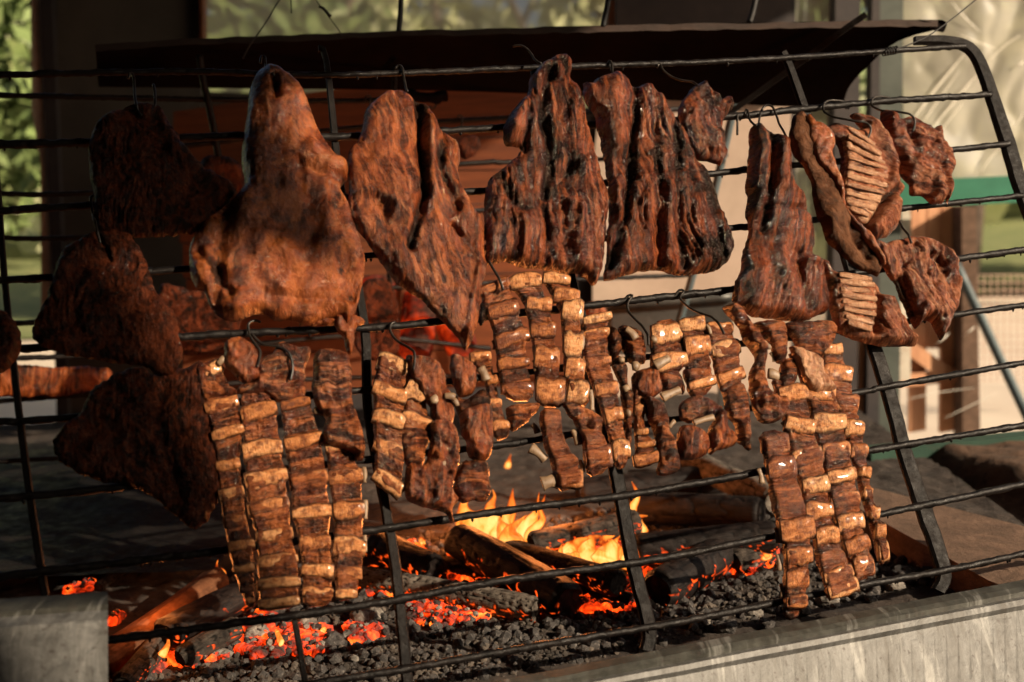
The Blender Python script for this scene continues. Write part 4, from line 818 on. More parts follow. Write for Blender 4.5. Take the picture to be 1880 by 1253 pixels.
piece('charred_flank', P7, M['char'], 'wide stringy charred meat widening downward beside the small ragged scrap', 'meat', MEAT, seed=51, off=16, T=23, R=26, lump=(60, 4.0), wrk=(22, 2.2), grain=(70, 8, 3.6), ang=78, rag=3.2, fine=(4, .6),
      folds=[([(1158, 172), (1150, 260), (1140, 400), (1110, 500)], 8, -11), ([(1120, 160), (1110, 230), (1125, 290)], 16, 8), ([(1100, 300), (1128, 420)], 9, 6), ([(1190, 190), (1190, 300), (1200, 500)], 8, -6), ([(1225, 250), (1230, 400), (1240, 505)], 8, -7), ([(1170, 380), (1175, 500)], 9, 6), ([(1210, 360), (1215, 500)], 9, 6), ([(1260, 360), (1275, 500)], 12, 6), ([(1300, 400), (1310, 480)], 7, -6)],
      fat=[(1110, 240, 28, .3), (1190, 440, 60, .25), (1260, 440, 30, .2)], char=[(1135, 330, 35, .5), (1215, 310, 50, .7), (1285, 370, 40, .75), (1300, 480, 35, .6), (1105, 400, 22, .7), (1260, 470, 30, .5)], charb=-.08)
c8 = crop(1240, 0, 2.934)
piece('meat_scrap', c8((-10, 620), (30, 560), (60, 512), (110, 490), (150, 515), (210, 572), (240, 562), (278, 566), (270, 620), (232, 680), (222, 740), (246, 850), (215, 925), (180, 915), (90, 890), (60, 830), (20, 750), (0, 700)),
      M['char'], 'small ragged charred scrap hanging just right of the wide charred meat', 'meat', MEAT, seed=55, off=20, T=18, R=18, lump=(22, 5), wrk=(12, 3), rag=3.2, ang=70, fat=[(1290, 290, 25, .45), (1262, 200, 20, .3)], char=[(1300, 225, 25, .6), (1310, 200, 20, .5)])
# piece at the right with a long fold
P9 = c3((98, 150), (125, 112), (160, 130), (190, 150), (230, 180), (270, 215), (292, 260), (298, 330), (320, 420), (350, 450), (380, 540), (405, 600), (410, 680), (404, 755), (446, 780), (462, 850), (475, 920), (482, 1020), (440, 1052), (410, 1065), (380, 1080), (280, 1082), (200, 1075), (110, 1060), (50, 1030), (8, 1000), (25, 900), (50, 850), (60, 770), (90, 640), (80, 560), (90, 480), (78, 420), (85, 330), (95, 230))
piece('meat_slab', P9, M['char'], 'tall glossy brown meat flaring out at its bottom, directly left of the leathery strip', 'meat', MEAT, seed=61, off=20, T=26, R=28, lump=(55, 5.0), wrk=(21, 2.4), grain=(55, 8, 3.0), ang=95, rag=2.8,
      folds=[(c3((180, 170), (190, 330), (160, 520), (150, 640)), 9, -10), (c3((140, 220), (130, 400), (110, 540)), 16, 8), (c3((230, 230), (230, 430)), 14, 9), (c3((170, 540), (280, 545), (380, 550)), 4, -6), (c3((220, 700), (215, 880)), 12, 8), (c3((320, 760), (330, 900), (370, 1040)), 7, -7), (c3((250, 850), (260, 1000)), 16, 6), (c3((120, 850), (100, 1010)), 16, 7), (c3((340, 800), (450, 810)), 5, 4)],
      fat=[(1410, 500, 50, .5), (1375, 300, 22, .25), (1450, 585, 45, .45), (1395, 560, 60, .35)], char=[(1352, 380, 30, .4), (1425, 430, 35, .45), (1500, 560, 30, .6), (1365, 470, 25, .5)], charb=-.16)
P10 = c3((278, 140), (292, 100), (330, 68), (360, 110), (400, 140), (470, 180), (486, 240), (470, 300), (500, 380), (525, 440), (530, 520), (560, 590), (600, 640), (650, 690), (690, 770), (720, 830), (705, 880), (670, 872), (600, 840), (540, 790), (480, 740), (450, 700), (430, 640), (400, 570), (385, 480), (370, 400), (330, 330), (290, 290), (270, 200))
t10 = piece('meat_strip', P10, M['leather'], 'long leathery brown strip slanting down to the right with an orange fatty edge', 'meat', MEAT, seed=71, off=38, T=15, R=16, lump=(60, 4), wrk=(34, 2.0), grain=(50, 12, 1.0), ang=55, rag=2.0,
      folds=[(c3((560, 640), (570, 700), (640, 800)), 7, -6), (c3((450, 640), (500, 720), (560, 770)), 9, 4)], fat=[], char=[(1440, 250, 22, .7), (1500, 280, 16, .6)], charb=-.35)
slab('fatty_edge', c3((345, 105), (385, 135), (455, 175), (478, 235), (462, 290), (490, 370), (518, 440), (524, 520), (552, 590), (600, 640), (655, 690), (700, 770), (722, 836), (700, 835), (672, 780), (630, 730), (580, 660), (540, 610), (505, 550), (490, 480), (455, 400), (400, 350), (370, 300), (350, 230), (340, 160)), M['skin'], t10, seed=73, off=50, T=10, R=12, lump=(20, 3), wrk=(12, 2.6), ang=60, rag=2.2, fat=[(1495, 290, 35, .6), (1470, 250, 30, .5), (1590, 460, 35, .7)], charb=-.3, char=[(1500, 265, 14, .5)])
# upper lamb rack
P11 = c3((470, 130), (520, 100), (560, 116), (612, 135), (660, 128), (600, 60), (650, 58), (720, 90), (780, 160), (800, 220), (835, 300), (830, 380), (870, 420), (842, 470), (848, 560), (832, 610), (800, 650), (740, 677), (690, 667), (650, 640), (600, 600), (560, 560), (545, 500), (540, 420), (550, 340), (555, 260), (535, 200), (500, 180))
t11 = piece('lamb_rib_rack', P11, M['lamb'], 'upper of the two lamb rib racks, its fine pale ribs facing out', 'lamb', MEAT, seed=81, off=16, T=20, R=20, lump=(50, 2.5), wrk=(18, 2.2), ang=40, rag=2.6,
      folds=[(c3((700, 130), (770, 260), (800, 400)), 13, 7), (c3((650, 620), (740, 510), (820, 430)), 7, -9), (c3((700, 630), (800, 520)), 14, 8), (c3((620, 600), (740, 470), (770, 300), (700, 160)), 8, -4)],
      fat=[(1560, 340, 45, .95), (1575, 280, 35, .9), (1590, 390, 40, .8)], char=[(1518, 250, 18, 1.0), (1600, 235, 28, .5), (1590, 300, 14, .5)], charb=-.22)
slab('membrane', c3((545, 150), (640, 170), (720, 260), (752, 340), (756, 430), (730, 510), (680, 590), (640, 615), (590, 580), (552, 540), (546, 440), (556, 340), (552, 250)), M['lambpale'], t11, seed=86, off=29, T=9, R=12, lump=(40, 2), wrk=(16, 1.2), ang=25, rag=2, charb=-.3, char=[(1590, 320, 18, .4)])
def lamb_rib(a, b, par, off, seed, w=9.0):
    x0, y0 = a; x1, y1 = b; pp = spline([(x0, y0), (x0 * .6 + x1 * .4, y0 * .6 + y1 * .4 + 1.5), (x0 * .25 + x1 * .75, y0 * .25 + y1 * .75 + 1), (x1, y1)], 3)
    n = len(pp); u = np.linspace(0, 1, n); r = w * .5 * .85 / 1000 * (.75 + .35 * np.sin(np.pi * (u * .85 + .1)))
    V, Fq, cp = tube_arrays(onp(pp[:, 0], pp[:, 1], off + 3.0 * np.sin(np.pi * u)), r, n=9, nrm=RN, flat=.5, jitter=.20, seed=seed)
    k = len(V); q = np.stack([np.r_[np.repeat(u, 9), 0, 1] * 1.2, np.r_[np.tile(np.linspace(0, .3, 9), n), 0, 0], np.full(k, seed * 2.1)], -1)
    e = np.r_[np.repeat(np.abs(2 * u - 1) ** 6, 9), 1, 1]
    fmesh('rib_bone', V, [list(map(int, f)) for f in Fq] + cp, M['lambpale'], par, q=q, mask=np.stack([e * .5 - .25, .4 + 0 * e, 0 * e], -1))
for k, (a, b, c_, d) in enumerate(((560, 150, 690, 236), (560, 196, 720, 282), (562, 246, 742, 322), (562, 298, 750, 352), (558, 342, 752, 392), (556, 386, 750, 432), (552, 430, 735, 472), (550, 470, 715, 512), (553, 512, 690, 548), (566, 546, 655, 582))):
    (p0,), (p1,) = c3((a, b)), c3((c_, d)); lamb_rib(p0, p1, t11, 38.5 + 1.5 * math.sin(k * 2.3), k, 11 + 2.5 * math.sin(k * 1.7))
P13 = c3((450, 772), (490, 790), (510, 830), (560, 850), (640, 880), (690, 890), (722, 900), (745, 950), (782, 962), (830, 1000), (870, 1080), (928, 1192), (880, 1200), (780, 1205), (700, 1190), (600, 1160), (530, 1130), (520, 1080), (500, 1000), (490, 900), (468, 830))
t13 = piece('lamb_rib_rack', P13, M['lamb'], 'lower of the two lamb rib racks under the leathery strip', 'lamb', MEAT, seed=84, off=14, T=18, R=16, lump=(40, 4), wrk=(16, 2.2), ang=60, rag=2.2,
      folds=[(c3((715, 960), (710, 1140)), 7, -9), (c3((780, 980), (790, 1170)), 16, 6), (c3((850, 1080), (880, 1180)), 10, 4)], fat=[(1555, 570, 40, 1.0), (1560, 610, 35, .9), (1635, 590, 30, .4)], char=[(1512, 530, 12, .9), (1522, 590, 10, .8), (1540, 512, 22, .6)], charb=-.25)
for k, (a, b, c_, d) in enumerate(((520, 868, 680, 892), (522, 902, 692, 918), (528, 936, 700, 952), (532, 970, 702, 988), (536, 1004, 702, 1026), (542, 1038, 698, 1066), (552, 1072, 690, 1104), (560, 1104, 676, 1136))):
    (p0,), (p1,) = c3((a, b)), c3((c_, d)); lamb_rib(p0, p1, t13, 34.5 + 1.2 * math.sin(k * 2.9), 20 + k, 11.5 + 2 * math.sin(k * 2.1))
slab('membrane', c3((512, 850), (600, 880), (700, 905), (708, 960), (708, 1040), (700, 1110), (680, 1150), (600, 1140), (548, 1110), (525, 1030), (515, 930)), M['lambpale'], t13, seed=87, off=26, T=8, R=12, lump=(40, 2), wrk=(16, 1.2), ang=25, rag=2, charb=-.35)
P12 = c3((750, 44), (790, 70), (840, 86), (880, 78), (940, 100), (1000, 135), (1025, 118), (1046, 128), (1045, 160), (1050, 200), (1100, 270), (1112, 320), (1090, 370), (1090, 450), (1078, 506), (1060, 478), (1050, 505), (1000, 502), (940, 470), (895, 465), (880, 410), (840, 360), (818, 290), (790, 240), (768, 180), (748, 120))
piece('lamb_shoulder', P12, M['lamb'], 'red brown crinkled lamb piece hanging highest at the right end', 'lamb', MEAT, seed=91, off=22, T=20, R=22, lump=(40, 6), wrk=(15, 3.0), grain=(22, 7, 2.2), ang=25, rag=3.0,
      folds=[(c3((860, 130), (900, 250), (1030, 330), (1050, 460)), 9, -8), (c3((780, 90), (830, 200), (900, 300)), 14, 6), (c3((900, 350), (980, 380), (1040, 440)), 14, 6)], char=[(1625, 235, 14, .6), (1640, 270, 14, .4)], fat=[(1690, 310, 30, .2), (1630, 290, 30, .3)], charb=-.28)
P14 = c3((668, 700), (700, 688), (760, 700), (800, 688), (850, 680), (900, 668), (940, 674), (1000, 692), (1040, 718), (1082, 745), (1112, 800), (1112, 850), (1128, 930), (1120, 1010), (1098, 1060), (1080, 1100), (1056, 1150), (1042, 1186), (1016, 1130), (990, 1090), (960, 1078), (938, 1096), (920, 1126), (898, 1090), (880, 1050), (845, 980), (815, 900), (780, 850), (740, 800), (690, 750))
piece('lamb_shoulder', P14, M['lamb'], 'reddish lamb piece with a ragged lower tip, beside the lower lamb ribs', 'lamb', MEAT, seed=95, off=20, T=22, R=22, lump=(44, 6), wrk=(18, 2.8), grain=(26, 7, 2.0), ang=70, rag=2.6,
      folds=[(c3((820, 890), (850, 960), (890, 1060)), 8, -10), (c3((900, 680), (870, 760), (830, 830)), 9, -5), (c3((960, 740), (1010, 820), (990, 900)), 9, -7), (c3((1000, 960), (1040, 1080)), 14, 6), (c3((1040, 720), (1080, 900)), 14, 6)], char=[(1690, 500, 20, .5), (1640, 500, 18, .5), (1585, 460, 14, .6)], fat=[(1680, 560, 30, .3), (1610, 480, 20, .3)], charb=-.28)

# ---------------------------------------------------------------- rib racks
def ribrack(label, columns, seed, loc, off=10, lumps=(), ends=(), name='rib_rack', T=10):
    t = thing(name, label, 'ribs', onp(loc[0], loc[1], off), 'beef rib racks hanging on the front rack')
    for k, cd in enumerate(columns):
        kw = {'off': off}; bb = cd
        if isinstance(cd, dict): bb = cd['b']; kw.update({a: v for a, v in cd.items() if a != 'b'})
        strip(bb, t, seed=seed + k * 3, T=T, **kw)
    for k, lp in enumerate(lumps):
        poly, kw = lp; d = dict(seed=seed + 60 + k, off=off + 6, T=14, R=14, lump=(24, 3.6), wrk=(17, 1.7), grain=(20, 7, 1.2), rag=2.4, step=2.0, charb=-.12); d.update(kw); mt = d.pop('mat', M['ribmeat'])
        slab('meat_lump', poly, mt, t, **d)
    for k, e in enumerate(ends): stub(*e[:5], (e[5] if len(e) > 5 else off + 6), t, seed + k)
    return t
a1 = crop(360, 600, 2.365)
R1 = [
 {'b': a1((20, 232, 108, 180, 50), (38, 372, 182, 336, 52), (68, 498, 206, 462, 48), (86, 626, 190, 606, 46), (98, 748, 206, 720, 50), (118, 862, 216, 842, 44), (138, 972, 252, 952, 48), (160, 1066, 252, 1052, 38), (188, 1148, 252, 1144, 28), (214, 1200, 254, 1196, 26)), 'tone': .5, 'head': a1((0, 190, 60, 150))[0] if False else (362, 676, 402, 660), 'tail': (452, 1118, 468, 1118)},
 {'b': a1((194, 408, 346, 366, 68), (200, 562, 370, 536, 70), (210, 690, 392, 650, 72), (220, 808, 400, 774, 56), (258, 926, 416, 900, 56), (266, 1038, 438, 1014, 56), (262, 1132, 448, 1116, 50), (268, 1216, 446, 1196, 44)), 'tone': .45, 'head': (440, 718, 480, 712), 'tail': (474, 1126, 548, 1116)},
 {'b': a1((364, 366, 490, 342, 46), (380, 532, 542, 490, 58), (400, 690, 566, 658, 72), (412, 830, 582, 808, 60), (446, 956, 578, 940, 72), (452, 1066, 590, 1076, 56), (458, 1158, 590, 1166, 48)), 'tone': .35, 'head': (494, 680, 536, 664), 'tail': (556, 1118, 608, 1112)},
 {'b': a1((556, 545, 664, 508, 60), (570, 672, 716, 656, 74), (588, 812, 722, 800, 80), (590, 958, 728, 976, 80), (596, 1086, 712, 1082, 60), (598, 1172, 692, 1168, 44)), 'tone': .42, 'head': (592, 800, 640, 790), 'tail': (614, 1106, 650, 1102)}]
ribrack('four column rib rack with square cut bones beside the lowest dark meat', R1, 100, (520, 1120), off=12,
  lumps=[(a1((130, 90), (180, 70), (230, 90), (262, 130), (272, 190), (268, 250), (220, 270), (180, 250), (150, 215), (125, 190), (120, 130)), dict(mat=M['skin'], off=24, fat=[(445, 655, 25, .3)])),
         (a1((0, 200), (30, 180), (60, 190), (80, 240), (100, 270), (160, 280), (180, 310), (60, 330), (30, 330), (10, 280)), {}),
         (a1((285, 160), (330, 130), (350, 90), (380, 85), (430, 105), (490, 108), (490, 150), (470, 200), (465, 320), (370, 350), (300, 310), (180, 310), (190, 270), (250, 250)), dict(off=18)),
         (a1((505, 150), (540, 120), (600, 125), (655, 145), (668, 240), (670, 330), (690, 400), (718, 480), (722, 580), (690, 600), (660, 560), (560, 530), (545, 470), (555, 420), (520, 380), (497, 300), (500, 240)), dict(off=20, T=18, wrk=(18, 2.2), char=[(600, 660, 22, .5)]))],
  ends=[(574, 762, 600, 768, 15, 22), (666, 862, 668, 890, 9, 12), (668, 922, 668, 956, 11, 12), (667, 986, 668, 1016, 8, 12), (400, 680, 412, 668, 14, 26)])
a2 = crop(660, 620, 3.581)
R2 = [{'b': a2((105, 178, 306, 236, 92), (76, 350, 300, 424, 96), (74, 540, 276, 596, 96), (82, 716, 286, 800, 96), (86, 910, 268, 1044, 104)), 'tone': .72, 'tail': (686, 890, 732, 924)},
      {'b': a2((306, 236, 408, 262, 150), (290, 352, 420, 420, 110), (262, 540, 468, 612, 92)), 'tone': .5, 'off': 13, 'tail': (735, 808, 785, 806)}]
ribrack('blocky rib rack with long pale bones, hanging right of the second stile above the flames', R2, 140, (780, 950), off=14,
  lumps=[(a2((300, 150), (400, 150), (480, 170), (545, 260), (560, 360), (600, 420), (600, 560), (520, 600), (470, 570), (440, 470), (400, 430), (330, 330), (300, 240)), dict(mat=M['roast'], off=18, fat=[(765, 700, 30, .3)])),
         (a2((440, 600), (500, 570), (600, 600), (640, 760), (625, 880), (590, 1010), (630, 1080), (600, 1130), (590, 1180), (605, 1235), (580, 1240), (556, 1190), (520, 1160), (440, 1140), (370, 1120), (290, 1070), (280, 960), (310, 850), (400, 860), (440, 760)), dict(off=20, T=18, lump=(19, 4.5), wrk=(16, 2), mat=M['roast'])),
         (a2((280, 620), (440, 640), (420, 760), (400, 850), (330, 870), (290, 850), (255, 720)), dict(off=16, charb=.2)),
         (a2((575, 160), (620, 145), (680, 180), (740, 230), (745, 330), (720, 400), (660, 430), (610, 400), (580, 280)), dict(mat=M['roast'], off=26)),
         (a2((640, 520), (700, 490), (780, 470), (840, 490), (852, 620), (845, 760), (810, 830), (740, 840), (690, 800), (680, 720), (640, 640)), dict(off=24, T=18, mat=M['roast'])),
         (a2((600, 400), (680, 430), (780, 360), (830, 400), (830, 480), (700, 500), (640, 540)), dict(off=16, charb=.25)),
         (a2((640, 850), (700, 830), (800, 830), (835, 900), (835, 960), (820, 1080), (760, 1100), (720, 1080), (660, 1100), (610, 1060), (605, 980)), dict(off=18, T=14, charb=.15, rag=4))],
  ends=[(786, 742, 790, 752, 20, 34), (872, 690, 882, 712, 22, 36), (808, 740, 826, 742, 16, 34), (806, 858, 800, 872, 12, 36), (838, 872, 842, 858, 9, 24), (824, 744, 832, 756, 12, 30)])
a3 = crop(860, 490, 2.913)
R3 = [{'b': a3((40, 165, 200, 108, 56), (88, 275, 246, 232, 74), (128, 440, 302, 386, 74), (138, 548, 304, 532, 60), (158, 680, 328, 668, 56)), 'tone': .25, 'tail': (930, 742, 976, 740)},
      {'b': a3((205, 118, 368, 100, 70), (290, 226, 422, 236, 72), (312, 362, 442, 362, 80), (334, 506, 466, 512, 110), (340, 674, 492, 680, 130)), 'tone': .38, 'off': 13, 'tail': (988, 752, 1026, 752)},
      {'b': a3((375, 95, 520, 108, 54), (430, 182, 566, 192, 70), (474, 266, 586, 276, 108), (484, 432, 582, 440, 122), (494, 566, 596, 578, 118), (506, 690, 612, 706, 112)), 'tone': .62, 'off': 16, 'tail': (1040, 746, 1078, 752)},
      {'b': a3((0, 506, 110, 488, 48), (84, 630, 140, 618, 46), (94, 752, 166, 742, 48), (118, 868, 206, 864, 60)), 'tone': .22, 'off': 6, 'tail': (905, 812, 936, 804)}]
ribrack('rib rack of three curving columns hanging in the centre below the knobbed charred meat', R3, 170, (960, 780), off=14,
  lumps=[(a3((200, 760), (330, 740), (370, 770), (240, 890), (205, 870), (190, 800)), dict(off=12)),
         (a3((60, 200), (100, 180), (140, 190), (150, 260), (90, 280), (60, 330), (40, 260)), dict(charb=.3, off=8))],
  ends=[(1061, 625, 1060, 650, 9, 22), (1076, 724, 1079, 760, 12, 20), (975, 668, 978, 688, 10, 16), (900, 632, 903, 648, 6, 14)])
R3b = [{'b': a3((360, 850, 470, 850, 150), (385, 985, 490, 960, 100), (420, 1080, 560, 1050, 70), (440, 1160, 580, 1150, 100)), 'tone': .18, 'off': 20, 'show': (0, 1, 2), 'tail': (1015, 910, 1052, 900), 'head': (985, 756, 1018, 756), 'amp': 6},
       {'b': a3((540, 840, 690, 870, 80), (585, 950, 705, 950, 90), (595, 1050, 735, 1030, 100)), 'tone': .25, 'off': 18, 'show': (0, 1), 'head': (1030, 750, 1070, 762), 'tail': (1070, 882, 1108, 872), 'amp': 5}]
ribrack('pair of short meaty rib strips with bare bone ends, dangling under the central rib rack', R3b, 190, (1030, 905), off=18, lumps=[(a3((480, 755), (540, 755), (620, 790), (690, 850), (640, 900), (560, 860), (520, 830)), dict(off=24))],
  ends=[(968, 828, 994, 850, 22, 18), (988, 894, 1015, 888, 32, 20), (972, 785, 982, 800, 14, 16), (1046, 795, 1056, 822, 16, 16), (1058, 850, 1064, 872, 10, 16), (1112, 855, 1124, 850, 9, 18)])
R4 = [{'b': a3((590, 320, 738, 288, 46), (588, 396, 730, 374, 54), (588, 530, 736, 522, 60), (650, 684, 772, 666, 68), (702, 822, 796, 802, 76), (745, 1010, 832, 1000, 110)), 'tone': .55, 'off': 15, 'tail': (1125, 868, 1144, 862)}]
ribrack('single rib column with orange lit bones beside the charred knobbly strip', R4, 210, (1135, 870), off=15,
  lumps=[(a3((725, 350), (760, 345), (795, 400), (795, 470), (765, 510), (735, 500), (720, 430)), dict(charb=.45, off=16, rag=3)),
         (a3((750, 500), (800, 500), (830, 560), (835, 640), (865, 700), (860, 820), (850, 960), (825, 980), (815, 850), (800, 740), (790, 640), (760, 570)), dict(charb=.3, off=12))],
  ends=[(1126, 672, 1134, 670, 16, 24), (1134, 724, 1144, 722, 18, 24), (1140, 768, 1147, 766, 18, 22)])
a5 = crop(1120, 560, 3.686)
R5 = [{'b': a5((240, 238, 452, 214, 136), (246, 440, 480, 392, 110)), 'tone': .6, 'off': 16, 'tail': (1200, 700, 1242, 694), 'head': (1190, 598, 1236, 592)},
      {'b': a5((420, 182, 588, 158, 96), (462, 330, 632, 300, 120), (486, 590, 664, 542, 70)), 'tone': .6, 'off': 18, 'tail': (1260, 740, 1296, 728)},
      {'b': a5((600, 190, 790, 190, 74), (644, 350, 836, 308, 92), (690, 545, 862, 486, 84)), 'tone': .68, 'off': 16, 'tail': (1322, 742, 1352, 734)},
      {'b': a5((132, 744, 204, 728, 66), (140, 890, 218, 886, 42), (148, 975, 286, 955, 50), (130, 1080, 288, 1044, 80)), 'tone': .35, 'off': 13, 'head': (1152, 690, 1180, 690)}]
ribrack('wide rib rack with pale bone blocks hung from two hooks, right of the centre', R5, 230, (1260, 880), off=16,
  lumps=[(a5((30, 190), (70, 165), (130, 180), (180, 220), (200, 260), (215, 400), (190, 430), (110, 420), (60, 330), (50, 260)), dict(charb=.4, off=16, T=16)),
         (a5((150, 480), (260, 450), (300, 520), (320, 600), (260, 650), (200, 650), (150, 620), (135, 540)), dict(mat=M['roast'], off=20)),
         (a5((195, 650), (290, 680), (340, 730), (360, 860), (400, 960), (425, 1080), (430, 1140), (340, 1180), (280, 1165), (290, 1060), (260, 900), (220, 800)), dict(off=22, T=16)),
         (a5((440, 700), (520, 640), (600, 640), (700, 700), (720, 730), (640, 800), (580, 790), (500, 820), (440, 790)), dict(off=16, charb=.1)),
         (a5((410, 900), (450, 850), (540, 860), (600, 900), (620, 990), (590, 1050), (500, 1080), (430, 1075), (405, 1000)), dict(mat=M['roast'], off=26, T=20, R=20)),
         (a5((612, 900), (660, 800), (700, 740), (740, 760), (745, 850), (795, 900), (795, 970), (740, 1000), (680, 1010), (630, 1040), (618, 980)), dict(mat=M['roast'], off=24, T=18)),
         (a5((735, 610), (820, 560), (880, 620), (890, 740), (905, 850), (895, 950), (840, 975), (818, 960), (800, 850), (750, 780), (730, 700)), dict(off=22, T=16)),
         (a5((300, 490), (430, 470), (480, 560), (470, 620), (420, 600), (330, 600)), dict(charb=.35, off=12)),
         (a5((470, 460), (620, 440), (650, 480), (560, 560), (500, 560)), dict(off=14)),
         (a5((840, 940), (900, 930), (912, 1000), (880, 1000)), dict(off=20, T=8, charb=.4))],
  ends=[(1136, 618, 1152, 636, 20, 34), (1150, 682, 1162, 684, 22, 24), (1184, 630, 1190, 640, 16, 28), (1186, 686, 1212, 672, 22, 36), (1200, 742, 1232, 728, 20, 34), (1256, 788, 1292, 778, 15, 36), (1218, 792, 1228, 780, 10, 22), (1282, 608, 1290, 626, 9, 30)])
a6 = crop(1320, 560, 2.159)
R6 = [{'b': a6((148, 566, 250, 560, 74), (165, 670, 276, 648, 84), (186, 786, 306, 770, 120), (216, 908, 346, 890, 84), (240, 1006, 338, 996, 66), (236, 1100, 326, 1092, 74), (238, 1186, 320, 1180, 50)), 'tone': .2, 'head': (1384, 800, 1424, 792), 'amp': 4, 'show': (2,)},
      {'b': a6((208, 372, 322, 362, 66), (238, 480, 350, 500, 60), (264, 622, 388, 602, 66), (302, 732, 404, 714, 64), (314, 836, 420, 824, 70), (354, 936, 442, 920, 70), (364, 1030, 476, 1000, 60), (388, 1092, 502, 1062, 54), (404, 1150, 522, 1108, 56)), 'tone': .5, 'off': 14, 'head': (1404, 700, 1440, 700), 'show': (6,)},
      {'b': a6((322, 356, 432, 368, 66), (346, 486, 472, 476, 76), (382, 592, 492, 586, 56), (398, 704, 512, 680, 50), (418, 796, 528, 776, 62), (440, 886, 542, 864, 76), (470, 978, 562, 948, 64), (504, 1056, 584, 1040, 80)), 'tone': .55, 'off': 14, 'head': (1434, 646, 1496, 680)},
      {'b': a6((385, 200, 462, 190, 48), (384, 284, 500, 294, 70), (432, 394, 530, 406, 64), (472, 502, 546, 504, 64), (498, 590, 562, 590, 52), (524, 676, 570, 680, 50), (542, 752, 580, 758, 50), (566, 830, 608, 832, 58), (588, 908, 632, 908, 58), (604, 990, 646, 984, 72)), 'tone': .52, 'off': 12, 'tail': (1608, 1040, 1616, 1036)}]
ribrack('long four column rib rack slanting down to the right over the lowest bars', R6, 260, (1500, 1120), off=14,
  lumps=[(a6((-14, 40), (20, 18), (60, 40), (90, 100), (130, 140), (155, 200), (150, 300), (170, 370), (230, 390), (238, 430), (200, 480), (130, 480), (95, 400), (90, 300), (110, 230), (70, 170), (40, 100)), dict(off=26, T=18, lump=(24, 6))),
         (a6((110, 90), (200, 80), (240, 110), (240, 230), (205, 245), (175, 180), (130, 120)), dict(off=20)),
         (a6((235, 95), (300, 85), (400, 80), (440, 110), (420, 180), (370, 220), (300, 200), (270, 160)), dict(off=18, charb=.1)),
         (a6((225, 240), (270, 230), (285, 290), (270, 340), (220, 340)), dict(off=16)),
         (a6((250, 190), (300, 195), (370, 225), (382, 280), (420, 330), (420, 360), (330, 360), (300, 300), (270, 240)), dict(mat=M['lambpale'], off=24, fat=[(1470, 680, 40, .7)])),
         (a6((245, 1195), (300, 1190), (300, 1240), (260, 1250)), dict(off=8, T=8, charb=.2))],
  ends=[(1384, 866, 1390, 892, 14, 16), (1418, 972, 1422, 1000, 13, 12), (1420, 1020, 1424, 1050, 12, 12), (1426, 1075, 1428, 1100, 8, 12), (1400, 692, 1420, 700, 24, 18), (1404, 655, 1410, 672, 9, 20), (1428, 780, 1434, 800, 9, 14), (1446, 850, 1450, 890, 7, 12), (1468, 940, 1472, 955, 8, 12), (1395, 640, 1400, 650, 12, 22)])

# ---------------------------------------------------------------- meat on the rear rack
for k, (poly, lb, mt) in enumerate((([(-60, 684), (30, 668), (110, 672), (190, 672), (208, 690), (180, 712), (100, 724), (0, 726), (-60, 740)], 'fire reddened meat on the rear rack below the middle dark slab at left', 'roast'),
      ([(296, 520), (350, 530), (420, 540), (440, 600), (400, 640), (330, 640), (290, 600)], 'dim red brown meat on the rear rack behind the left side of the big skin covered roast', 'crust'),
      ([(660, 520), (705, 510), (730, 560), (728, 640), (690, 660), (655, 640), (645, 570)], 'dark piece on the rear rack behind the second stile', 'crust'),
      ([(372, 290), (410, 285), (440, 300), (455, 360), (430, 400), (380, 380), (362, 330)], 'dark red meat on the rear rack behind the topmost dark slab', 'crust'),
      ([(842, 254), (874, 250), (878, 270), (866, 286), (850, 292), (838, 276)], 'small dark scrap on the rear rack between the pointed roast and the knobbed charred meat', 'crust'),
      ([(1075, 560), (1100, 552), (1112, 575), (1106, 600), (1080, 606)], 'small reddish scrap on the rear rack behind the third stile', 'lamb'))):
    piece('meat_slab', poly, M[mt], lb, 'meat', 'meat on the rear rack', seed=300 + k, plane=REAR, off=10, T=14, R=16, rag=3.5)

